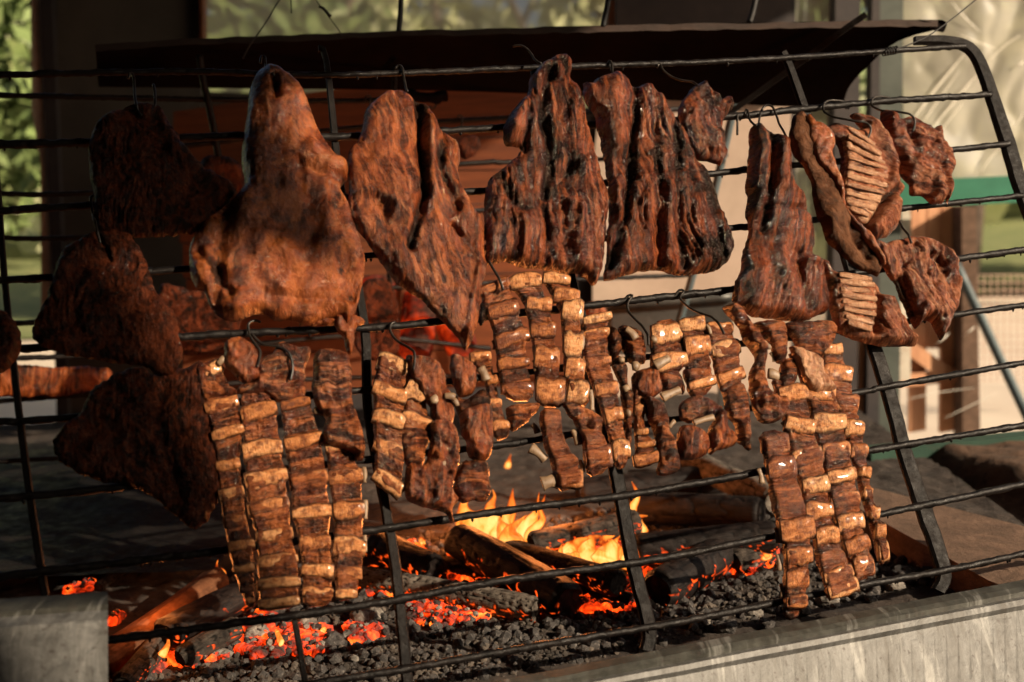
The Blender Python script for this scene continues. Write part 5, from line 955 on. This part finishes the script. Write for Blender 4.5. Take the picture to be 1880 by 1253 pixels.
# ---------------------------------------------------------------- hooks
HK = [([(236, 150), (240, 140), (246, 148), (249, 190), (255, 222), (262, 232)], 'hook at the top of the topmost dark slab at left', [8, 8, 12, 22, 34, 30]),
 ([(282, 160), (286, 190), (285, 212)], 'second short hook wire in the topmost dark slab at left', [6, 16, 24]),
 ([(478, 118), (480, 108), (486, 112), (487, 130), (489, 150), (500, 172)], 'hook holding the big skin covered roast at its rounded top', [2, 9, 12, 20, 44, 52]),
 ([(178, 372), (176, 366), (168, 368), (172, 400), (182, 440), (188, 466)], 'hook holding the middle dark slab at left', [8, 10, 12, 30, 38, 36]),
 ([(724, 130), (730, 124), (737, 130), (740, 160), (741, 190)], 'hook above the roast that narrows to a point', [3, 9, 12, 22, 36]),
 ([(940, 88), (955, 92), (968, 106), (975, 128), (982, 140)], 'hook curving into the curled knob of the central charred meat', [4, 12, 16, 24, 38]),
 ([(1114, 122), (1117, 116), (1120, 126), (1120, 152), (1124, 168)], 'hook at the top of the wide charred meat', [4, 10, 12, 22, 34]),
 ([(1204, 128), (1208, 122), (1216, 138), (1240, 156), (1262, 166), (1272, 186)], 'long bent wire leading to the small ragged scrap', [6, 10, 12, 18, 26, 38]),
 ([(1364, 216), (1366, 206), (1369, 214), (1370, 238), (1372, 250)], 'hook with straight shank at the left top of the tall flaring meat', [6, 10, 12, 22, 36]),
 ([(1350, 216), (1350, 232), (1350, 252)], 'short straight wire end hanging left of the tall flaring meat', [8, 8, 8]),
 ([(1392, 212), (1388, 232), (1385, 245)], 'thin wire between the two hooks of the tall flaring meat', [8, 10, 14]),
 ([(1396, 206), (1402, 198), (1412, 200), (1418, 214), (1425, 250), (1430, 275)], 'curved hook at the right top of the tall flaring meat', [4, 9, 12, 16, 26, 34]),
 ([(1548, 188), (1520, 190), (1506, 198), (1506, 214), (1520, 230), (1545, 244), (1565, 250), (1574, 262), (1570, 276)], 'wide bent hook piercing the upper lamb rib rack', [2, 8, 12, 14, 24, 36, 44, 46, 40]),
 ([(1634, 182), (1606, 183), (1594, 190), (1593, 202), (1604, 216), (1626, 228), (1646, 238), (1652, 252), (1650, 264)], 'wide bent hook piercing the highest red brown lamb piece', [2, 8, 12, 14, 26, 40, 48, 48, 42]),
 ([(1632, 418), (1636, 432), (1642, 450), (1646, 466)], 'hook wire above the lowest reddish lamb piece', [30, 34, 42, 44]),
 ([(1144, 556), (1150, 546), (1158, 546), (1148, 562), (1150, 580), (1166, 608), (1172, 630), (1173, 650)], 'hook holding the charred top left of the wide rib rack', [2, 8, 11, 13, 20, 30, 40, 42]),
 ([(1236, 548), (1244, 536), (1252, 538), (1244, 552), (1260, 572), (1290, 598), (1300, 612), (1308, 630)], 'hook holding the right part of the wide rib rack', [2, 8, 11, 14, 22, 36, 42, 44]),
 ([(724, 596), (716, 600), (714, 612), (722, 628), (742, 648), (752, 664), (752, 686), (750, 694)], 'curved hook in the blocky rib rack above the flames', [10, 12, 14, 18, 28, 40, 42, 38]),
 ([(888, 486), (896, 506), (908, 530), (914, 548)], 'hook wire running from the central charred meat to the rib rack below it', [26, 30, 34, 34]),
 ([(478, 594), (468, 592), (456, 600), (458, 620), (468, 640), (476, 660), (470, 690)], 'bent hook at the left top of the four column rib rack at lower left', [4, 10, 12, 16, 26, 34, 40]),
 ([(462, 620), (480, 640), (510, 650), (528, 664), (534, 690), (530, 712)], 'second bent hook at the top middle of the four column rib rack at lower left', [14, 20, 28, 36, 38, 36])]
for pts, lb, of_ in HK: hookwire(pts, lb, .0020, offs=of_)
for pts, lb in (([(667, 186), (670, 176), (678, 176), (676, 190)], 'empty little hook on the rear rack left of the pointed roast'), ([(838, 216), (840, 210), (846, 214), (844, 236)], 'empty hook on the rear rack right of the pointed roast'), ([(800, 178), (798, 192), (792, 198), (786, 194)], 'small curled hook under the clamp on the rear rack')):
    hookwire(pts, lb, .0022, 12, plane=REAR)

# ================================================================ the fire
def log_mat(name, a, b_, crack, glow=0.0, rough=.8):
    m, t, b, o = newmat(name); B = NB(t); g = B.n('ShaderNodeNewGeometry'); v = g.outputs['Position']; mk = mask_of(B); q = q_of(B)
    n = B.noise(v, 45, 6, .7); n2 = B.noise(B.scale(q, (2, 14, 1)), 3, 5, .7)
    c = B.ramp(n, [(.35, a), (.65, b_)]); c = B.mix(B.math('MULTIPLY', B.ramp(n2, [(.35, 1.0), (.55, 0.0)]), .6), c, crack)
    c = B.mix(B.ramp(mk[0], [(.25, 0.0), (.75, 1.0)]), c, crack); B.l(c, b.inputs['Base Color']); b.inputs['Roughness'].default_value = rough; b.inputs['Specular IOR Level'].default_value = .15
    B.l(B.bump(n2, .002, 1, B.bump(n, .0015)), b.inputs['Normal'])
    if glow:
        e = B.math('MULTIPLY', B.ramp(mk[1], [(.3, 0.0), (.9, 1.0)]), B.ramp(B.noise(v, 30, 4), [(.42, 0.0), (.62, 1.0)]))
        b.inputs['Emission Color'].default_value = (1, .085, .008, 1); B.l(B.math('MULTIPLY', e, glow), b.inputs['Emission Strength'])
    return m
LM = {'char': log_mat('charred_bark', (.005, .004, .004), (.020, .014, .012), (.003, .002, .002), 1.6, .55),
      'ash': log_mat('ashy_bark', (.07, .058, .048), (.24, .205, .17), (.012, .009, .008), 1.6, .9),
      'firelit': log_mat('firelit_glow_bark', (.010, .006, .005), (.05, .02, .012), (.004, .003, .002), 0),
      'half': log_mat('half_ashed_bark', (.010, .008, .007), (.07, .056, .046), (.006, .005, .004), 1.6, .85),
      'raw': log_mat('raw_split_wood', (.055, .022, .010), (.14, .062, .03), (.05, .02, .01), 0, .8)}
bt = LM['firelit'].node_tree; bb_ = bt.nodes['Principled BSDF']; BB = NB(bt); bg_ = BB.n('ShaderNodeNewGeometry'); bn_ = BB.noise(bg_.outputs['Position'], 16, 5, .6)
BB.l(BB.ramp(bn_, [(.42, (.02, .001, .0004)), (.55, (.30, .014, .002)), (.70, (.9, .06, .006))]), bb_.inputs['Emission Color']); bb_.inputs['Emission Strength'].default_value = .55  # red emission stands in for firelight on the rear wood
def worley(a, b, seed, per=None):
    best = np.full(a.shape, 9.0); sec = best.copy(); ia, ib = np.floor(a), np.floor(b)
    for i in (-1, 0, 1):
        for j in (-1, 0, 1):
            ca, cb = ia + i, ib + j; cw = cb % per if per else cb
            ja = ca + .5 + .38 * _h(ca, cw, 0 * ca, seed); jb = cb + .5 + .38 * _h(ca, cw, 0 * ca, seed + 1)
            d = np.hypot(a - ja, b - jb); sec = np.where(d < best, best, np.minimum(sec, d)); best = np.minimum(best, d)
    return sec - best
def log(p0, p1, r, kind, label, seed, cells=(26, 9), crack=.10, h=(0, 0), taper=1.0, name='log', cat='log', glow=0, split=0.0, group='logs burning in the hearth', par=None, world=False):
    A = np.array(p0) if world else onz(p0[0], p0[1], BED + r * .72 + h[0]); Z = np.array(p1) if world else onz(p1[0], p1[1], BED + r * .72 + h[1])
    L = np.linalg.norm(Z - A); n = max(24, int(L / .0045)); k = 48
    ax = (Z - A) / L; up = np.cross(ax, np.cross([0, 0, 1.], ax)); up /= np.linalg.norm(up); sd = np.cross(up, ax)
    s = np.linspace(0, L, n); th = np.linspace(0, 2 * np.pi, k, endpoint=False); S, TH = np.meshgrid(s, th, indexing='ij')
    wv = worley(S * cells[0] + .35 * vn(TH * 2, S * 30, 0, seed), TH / (2 * np.pi) * cells[1], seed, cells[1])
    g = 1 - sm(0, .16, wv)
    R = r * (1 + (taper - 1) * S / L) * (1 + .10 * fbm(np.cos(TH) * 1.5 + seed, np.sin(TH) * 1.5, S * 6, seed, 4) + .02 * fbm(S * 60, TH * 4, 0, seed + 3, 3) - crack * g)
    if split: R = np.minimum(R, r * (1 - split) / np.maximum(.2, np.cos(TH - 1.2)) * (1 + .03 * vn(S * 8, TH * 12, 0, seed))) if True else R
    R *= (1 - .22 * (1 - sm(0, r * .25, S)) - .22 * (1 - sm(0, r * .25, L - S)))
    bend = .05 * L * np.sin(np.pi * S / L) * vn(seed * 1.7, 3.3, 0, 2)
    C = A + ax * S[..., None] + sd * bend[..., None]
    V = C + sd * (R * np.cos(TH))[..., None] + up * (R * np.sin(TH))[..., None]
    rings = []; F = []
    V = V.reshape(-1, 3); q = np.stack([S * 3, TH * r * 3 + 0 * S, 0 * S + seed], -1).reshape(-1, 3); mk = np.stack([g, g * (np.sin(TH) < .35) * (glow > 0), 0 * g], -1).reshape(-1, 3)
    i = np.arange(n - 1)[:, None] * k; j = np.arange(k)[None, :]; F = [list(map(int, f)) for f in np.stack([i + j, i + k + j, i + k + (j + 1) % k, i + (j + 1) % k], -1).reshape(-1, 4)]
    # uneven end faces
    for e, base in ((0, 0), (1, (n - 1) * k)):
        prev = base; c = C[0, 0] if e == 0 else C[-1, 0]
        for f_ in (.75, .4):
            ring = c + (V[base:base + k] - c) * f_ + ax * (r * .10 * (vn(th * 2, f_ * 5, 0, seed + 7) + .3))[:, None] * (1 if e == 0 else -1); st = len(V)
            V = np.vstack([V, ring]); q = np.vstack([q, ring * 3]); mk = np.vstack([mk, np.stack([.35 + .3 * vn(th * 5, f_ * 3), 0 * th, 0 * th], -1)])
            for a in range(k):
                b2 = (a + 1) % k; fc = [prev + a, prev + b2, st + b2, st + a]; F.append([int(x_) for x_ in (fc if e else fc[::-1])])
            prev = st
        F.append([int(prev + a) for a in (range(k) if e else range(k - 1, -1, -1))])
    if par is None:
        o = fmesh(name, V, F, LM[kind], q=q, mask=mk); tag(o, label, cat, group); return origin(o)
    return fmesh(name, V, F, LM[kind], par, q=q, mask=mk)
log((838, 990), (1046, 1108), .036, 'char', 'thick charred split log slanting down to the right under the main flames', 401, (18, 7), .05, h=(.035, .0), glow=1, split=.12)
log((690, 1000), (798, 1046), .030, 'char', 'black log whose round end faces the camera, left of the main flames', 402, (22, 8), .05, h=(.03, .02), glow=1)
log((640, 1062), (985, 1122), .025, 'ash', 'long ash grey log covered in square cracks, lying below the main flames', 403, (46, 12), .16, glow=1)
log((930, 1010), (1136, 1072), .024, 'half', 'charred log with a blunt round end just left of the third stile', 404, (30, 9), .07, h=(.01, .03), glow=1)
log((975, 1002), (1170, 958), .026, 'half', 'charred log topped with pale ash behind the flames', 405, (34, 9), .12, h=(.03, .04), glow=1)
log((1205, 1088), (1330, 1010), .037, 'char', 'fat black log whose round end shows right of the third stile', 406, (22, 8), .06, glow=1)
log((1165, 1010), (1425, 985), .030, 'char', 'long black log lying behind the fat round ended one', 407, (24, 8), .06, h=(.02, .03), glow=1)
log((168, 1224), (400, 1062), .030, 'raw', 'unburnt split piece of pale brown firewood at the lower left', 408, (3, 4), .02, h=(.0, .03), split=.25)
log((300, 1170), (455, 1090), .028, 'char', 'dark charred log beside the unburnt firewood', 409, (24, 7), .06, h=(.02, .02), glow=1)
log((225, 1262), (310, 1160), .020, 'half', 'thin charred log in the lower left corner of the ash', 410, (30, 8), .1, h=(0, .01), glow=1)
log((330, 1212), (436, 1150), .020, 'half', 'cracked thin log sloping between the embers at lower left', 411, (36, 9), .14, h=(0, .02), glow=1)
log((1345, 1034), (1410, 1010), .026, 'half', 'stubby round log ringed by glowing embers under the right rib rack', 412, (26, 8), .1, glow=1)
log((1262, 842), (1425, 922), .030, 'ash', 'pale ash covered log lying far back to the right', 413, (10, 5), .03, h=(.02, .04))
log((1160, 930), (1400, 945), .034, 'char', 'smoky dark log far back above the black logs', 414, (14, 6), .06, h=(.02, .03))
log((1060, 905), (1330, 880), .034, 'char', 'burnt black log farthest back in the hearth', 415, (14, 6), .06, h=(.0, .0))
log((180, 1080), (232, 1040), .012, 'half', 'thin dark branch behind the left galvanised sheet', 416, (30, 6), .05)
log((1010, 1082), (1160, 1108), .018, 'char', 'short black log half sunk in the brightest embers', 417, (30, 8), .08, glow=1)
log((900, 1052), (640, 1030), .022, 'half', 'charred cross log beneath the thick split one', 418, (30, 8), .08, glow=1)

for k, (a, b, rr_) in enumerate((((700, 640, 2.85), (690, 520, 2.95), .05), ((760, 650, 2.8), (770, 545, 2.9), .045), ((850, 640, 2.8), (820, 575, 2.9), .04))):  # logs added at the rear; their own glow replaces firelight on wood
    log(at(*a), at(*b), rr_, 'firelit', ('added upright log, self-lit red for firelit wood, behind the second stile', 'added shorter log, self-lit red for firelit wood, behind the point of the reddish brown roast', 'added small log end, self-lit red for firelit wood, behind the blocky rib rack')[k], 440 + k, (14, 7), .10, world=True)
def rock(r, seed, sub=2, rough=.28, flat=.8):
    import bmesh
    bm = bmesh.new(); bmesh.ops.create_icosphere(bm, subdivisions=sub, radius=1); co = np.array([v.co[:] for v in bm.verts]); F = np.array([[v.index for v in f.verts] for f in bm.faces]); bm.free()
    w = 1 + rough * fbm(co[:, 0] * 1.4 + seed, co[:, 1] * 1.4, co[:, 2] * 1.4, seed, 3) * 1.5
    st = np.round(w * 7) / 7; w = w * .55 + st * .45
    return co * w[:, None] * r * np.array([1, .85, flat]), F
def in_poly(poly, n, rg):
    P = np.array(poly, float); lo, hi = P.min(0), P.max(0); out = []
    while len(out) < n:
        c = rg.uniform(lo, hi, (n * 3, 2)); d = sdist(c[:, 0], c[:, 1], P)[0]; out += list(c[d > 0])
    return np.array(out[:n])
def scatter(name, poly, n, rr_, mat, label, seed, sub=1, lift=.0, kind='stuff', pw=1.0):
    rg = np.random.default_rng(seed); P = in_poly(poly, n, rg); base = [rock(1, seed + i, sub) for i in range(6)]; Vs, Fs = [], []; k = 0
    for i, (x, y) in enumerate(P):
        V, F = base[i % 6]; r = rr_[0] + (rr_[1] - rr_[0]) * rg.uniform() ** pw ; a = rg.uniform(0, 6.28); R = np.array([[math.cos(a), -math.sin(a), 0], [math.sin(a), math.cos(a), 0], [0, 0, 1]])
        c = onz(x, y, BED); c[2] = ash_h(c[0], c[1]) + lift + r * .2; Vs.append(V @ R.T * r + c); Fs.append(F + k); k += len(V)
    o = fmesh(name, np.vstack(Vs), np.vstack(Fs), mat, smooth=False); tag(o, label, kind=kind); return o
EMB = [([(238, 1244), (262, 1212), (300, 1180), (330, 1196), (335, 1214), (300, 1226), (262, 1245)], 70, .011),
       ([(330, 1218), (420, 1202), (425, 1216), (340, 1228)], 30, .007),
       ([(440, 1198), (452, 1150), (480, 1132), (515, 1140), (545, 1165), (600, 1150), (612, 1168), (590, 1205), (540, 1205), (470, 1214)], 170, .010),
       ([(632, 1150), (700, 1160), (712, 1178), (650, 1184)], 50, .010),
       ([(740, 1104), (800, 1102), (890, 1118), (905, 1140), (850, 1150), (800, 1158), (745, 1140)], 170, .008),
       ([(640, 1068), (700, 1086), (735, 1094), (730, 1104), (650, 1090)], 60, .009),
       ([(800, 1060), (840, 1045), (905, 1052), (900, 1075), (820, 1072)], 80, .010),
       ([(920, 1075), (980, 1085), (1040, 1110), (1010, 1124), (960, 1104)], 90, .009),
       ([(1050, 1110), (1065, 1080), (1110, 1090), (1140, 1085), (1170, 1040), (1192, 1062), (1196, 1110), (1150, 1128), (1075, 1130)], 230, .010),
       ([(1320, 1040), (1330, 1010), (1350, 1030), (1380, 1042), (1400, 1015), (1425, 1012), (1418, 1040), (1380, 1056), (1340, 1052)], 120, .009),
       ([(1255, 1052), (1285, 1052), (1290, 1066), (1260, 1070)], 24, .006), ([(118, 1086), (170, 1078), (168, 1092), (120, 1096)], 24, .010), ([(200, 1140), (226, 1126), (222, 1144), (202, 1150)], 20, .008),
       ([(990, 1010), (1150, 990), (1180, 1030), (1050, 1050)], 160, .011), ([(700, 1030), (770, 1000), (800, 1020), (760, 1060)], 60, .010), ([(880, 960), (990, 990), (960, 1010), (860, 980)], 70, .012)]
for k, (poly, n, r) in enumerate(EMB):
    scatter('embers', poly, n, (r * .55, r * 1.4), M['ember'], 'glowing red orange embers between the logs', 500 + k, 1, .004)
    scatter('ember_ash', poly, n // 7, (r * .3, r * .8), M['coalash'], 'flaky grey ash lying on the embers', 580 + k, 1, .012)
    scatter('dull_embers', poly, n // 3, (r * .4, r * .9), M['ember_dim'], 'dark embers with red cracks', 540 + k, 1, .010)
allp = [(190, 1250), (230, 1180), (420, 1120), (640, 1100), (760, 1110), (1000, 1120), (1210, 1100), (1500, 1040), (1640, 1010), (1750, 1060), (1400, 1140), (900, 1253), (600, 1290), (200, 1290)]
scatter('ash_crumbs', allp, 5200, (.0008, .0085), M['ashbit'], 'pale ash crumbs and gravel over the hearth', 600, 1, pw=3.5)
scatter('coal_crumbs', allp, 2600, (.0015, .013), M['coal'], 'small black charcoal crumbs over the hearth', 601, 1, pw=3.0)
scatter('coal_crumbs', [(380, 1060), (700, 1000), (1200, 930), (1600, 940), (1640, 1010), (1200, 1100), (500, 1130)], 1800, (.004, .014), M['coal'], 'black charcoal crumbs deeper in the hearth', 602, 1)
# the coals big enough to tell apart
rg = random.Random(4)
ORD = 'first second third fourth fifth sixth seventh eighth ninth tenth eleventh twelfth thirteenth fourteenth fifteenth sixteenth seventeenth eighteenth nineteenth twentieth'.split()
CO = [(560, 1158, 26, 'coalash'), (612, 1184, 26, 'coal'), (676, 1140, 34, 'coalash'), (470, 1172, 24, 'coalash'), (404, 1208, 22, 'coalash'), (436, 1186, 16, 'coal'), (452, 1150, 20, 'coal'), (525, 1150, 22, 'coal'), (640, 1176, 16, 'coalash'), (700, 1164, 18, 'coal'),
      (380, 1232, 14, 'coalash'), (1290, 1150, 20, 'coalash'), (1330, 1160, 26, 'coal'), (1380, 1130, 22, 'coalash'), (1410, 1150, 18, 'coal'), (1470, 1130, 24, 'coal'), (1520, 1110, 22, 'coalash'), (1560, 1090, 18, 'coal'), (1640, 1082, 20, 'coalash'), (1600, 1100, 16, 'coal'),
      (1270, 1090, 15, 'coal'), (780, 1148, 11, 'coalash'), (826, 1160, 10, 'coal'), (762, 1160, 12, 'coal'), (910, 1152, 14, 'coalash'), (940, 1145, 10, 'coalash'), (340, 1190, 18, 'coal'), (760, 1122, 9, 'coal'), (1200, 1150, 9, 'coalash'), (505, 1205, 14, 'coalash'), (575, 1196, 12, 'coal'), (1660, 1060, 26, 'coal'), (1700, 1060, 22, 'coal'), (650, 1215, 12, 'coalash')]
for k, (x, y, r, mt) in enumerate(CO):
    V, F = rock(1, 700 + k, 3, .36); c = onz(x, y, BED); R_ = r * .82 * np.linalg.norm(c - CAM) / F_PX; c[2] = ash_h(c[0], c[1]) + R_ * .35
    a = rg.uniform(0, 6.28); Rm = np.array([[math.cos(a), -math.sin(a), 0], [math.sin(a), math.cos(a), 0], [0, 0, 1]])
    o = fmesh('charcoal_lump', V @ Rm.T * R_ * np.array([1.1, 1, .8]) + c, F, M[mt], smooth=False)
    same = sorted([c_ for c_ in CO if c_[3] == mt]); nth = ORD[same.index((x, y, r, mt))]
    size = 'big' if r >= 22 else 'middling' if r >= 14 else 'small'
    tag(o, (size + ' ash dusted grey charcoal lump, %s from the left of the grey lumps' if mt == 'coalash' else size + ' black charcoal lump, %s from the left of the black lumps') % nth, 'charcoal', 'ash grey charcoal lumps in the hearth' if mt == 'coalash' else 'black charcoal lumps in the hearth'); origin(o)
# flames: leaning tapering tongues
def tongue(pts, ws, h0, par, seed, zoff=0.0):
    """pts: photo points from the foot to the tip, ws: widths in px; stands upright over the foot's place on the bed"""
    foot = onz(pts[0][0], pts[0][1], BED + h0); Y = foot[1] + zoff; p = spline([(x, y) for x, y in pts], 3.0); n = len(p); u = np.linspace(0, 1, n)
    P = ony(p[:, 0], p[:, 1], Y); P[:, 1] += .012 * np.sin(u * 5 + seed); w = np.interp(u, np.linspace(0, 1, len(ws)), ws) * .62 * np.linalg.norm(foot - CAM) / F_PX
    w = w * (1 + .16 * vn(u * 9, seed * 3.1, 0, seed)) * sm(-.06, .10, u) * np.sqrt(np.clip(1 - u, 0, 1) + .002) * 1.25
    V, Fq, cp = tube_arrays(P, w + .0004, n=12, nrm=(0, -1, 0), flat=.55)
    q = np.zeros((len(V), 3)); q[:n * 12, 0] = np.repeat(u, 12); q[-1, 0] = 1
    return fmesh('tongue', V, [list(map(int, f)) for f in Fq] + cp, M['flame'], par, q=q)
def flame(label, tongues, seed, power=0, at_=None):
    x, y = tongues[0][0][0]; f = onz(x, y, BED)
    t = thing('flame', label, 'flame', f, 'flames among the logs')
    for k, (pts, ws) in enumerate(tongues): tongue(pts, ws, .02, t, seed + k, zoff=.012 * ((k * 7) % 5 - 2))
    if power:
        l = bpy.data.lights.new('fire_glow', 'POINT'); l.energy = power; l.color = (1.0, .27, .06); l.shadow_soft_size = .05
        lo = bpy.data.objects.new('fire_glow', l); COL.objects.link(lo); lo.parent = t; lo.location = tuple(np.array((0, 0, .09)) if at_ is None else np.array(at_))
    return t
flame('main tall yellow flame rising behind the thick split log', [
 ([(905, 985), (880, 965), (858, 945), (852, 925), (866, 905)], [60, 56, 40, 24, 6]), ([(900, 988), (905, 960), (900, 935), (908, 915), (904, 902)], [40, 44, 30, 16, 5]), ([(930, 1000), (925, 970), (938, 940), (940, 915), (942, 898)], [40, 40, 26, 18, 4]),
 ([(950, 1010), (930, 985), (918, 960), (920, 942)], [30, 34, 22, 6]), ([(952, 1012), (955, 985), (975, 960), (985, 940), (996, 920), (1001, 905)], [36, 34, 26, 16, 12, 4]), ([(940, 1015), (935, 990), (940, 968), (958, 950), (968, 944)], [30, 30, 24, 14, 4]),
 ([(985, 1010), (975, 985), (985, 965), (996, 950), (988, 925), (990, 905)], [20, 20, 14, 12, 9, 3]), ([(870, 975), (850, 960), (846, 935), (850, 918)], [30, 26, 16, 5]), ([(955, 1000), (950, 975), (946, 962)], [22, 20, 6])], 800, 3.5)
flame('low wide orange flame curling along the logs left of the third stile', [
 ([(1030, 1030), (1015, 1018), (1003, 1008)], [20, 18, 6]), ([(1050, 1034), (1045, 1015), (1060, 1000), (1085, 990)], [26, 26, 20, 5]), ([(1085, 1036), (1078, 1010), (1092, 990), (1110, 984)], [34, 34, 22, 6]), ([(1110, 1038), (1118, 1010), (1108, 990), (1128, 980)], [36, 32, 24, 5]),
 ([(1140, 1035), (1130, 1010), (1128, 992), (1138, 982)], [36, 34, 20, 5]), ([(1060, 1030), (1030, 1018), (1032, 1000)], [22, 18, 5]), ([(1150, 1040), (1160, 1010), (1150, 985)], [30, 26, 8])], 820, 2.5)
flame('thin red flame licking up right beside the third stile', [([(1165, 985), (1160, 940), (1172, 915), (1160, 885)], [20, 16, 12, 4]), ([(1180, 980), (1172, 955), (1188, 945)], [18, 14, 4])], 840)
flame('small lone flame left of the second stile', [([(676, 1024), (680, 1018), (688, 1010)], [14, 14, 4]), ([(700, 1036), (715, 1030), (698, 1028)], [14, 10, 4])], 850)
flame('small flame between the second stile and the black round log', [([(736, 1030), (742, 1015), (752, 1004)], [10, 9, 3]), ([(776, 1000), (774, 994), (783, 996)], [12, 10, 4])], 860, 1)
flame('detached spark of flame high above the main fire', [([(930, 860), (933, 850), (938, 836)], [9, 9, 3])], 870)
flame('tiny red flame at the left of the four column rib rack', [([(398, 1070), (406, 1055), (400, 1040), (403, 1024)], [12, 9, 7, 2])], 880)
flame('low red flame over the lower left embers', [([(300, 1200), (306, 1188), (303, 1176)], [11, 9, 3]), ([(520, 1180), (506, 1165), (508, 1150)], [10, 8, 3]), ([(590, 1165), (596, 1156), (604, 1148)], [9, 7, 3])], 890, .7)
flame('red flame around the stubby round log at the right', [([(1410, 1030), (1405, 1018), (1396, 1012)], [14, 12, 4]), ([(1330, 1035), (1322, 1025), (1326, 1012)], [12, 9, 4])], 900)

for o in bpy.data.objects:
    if '_w' in o: del o['_w']
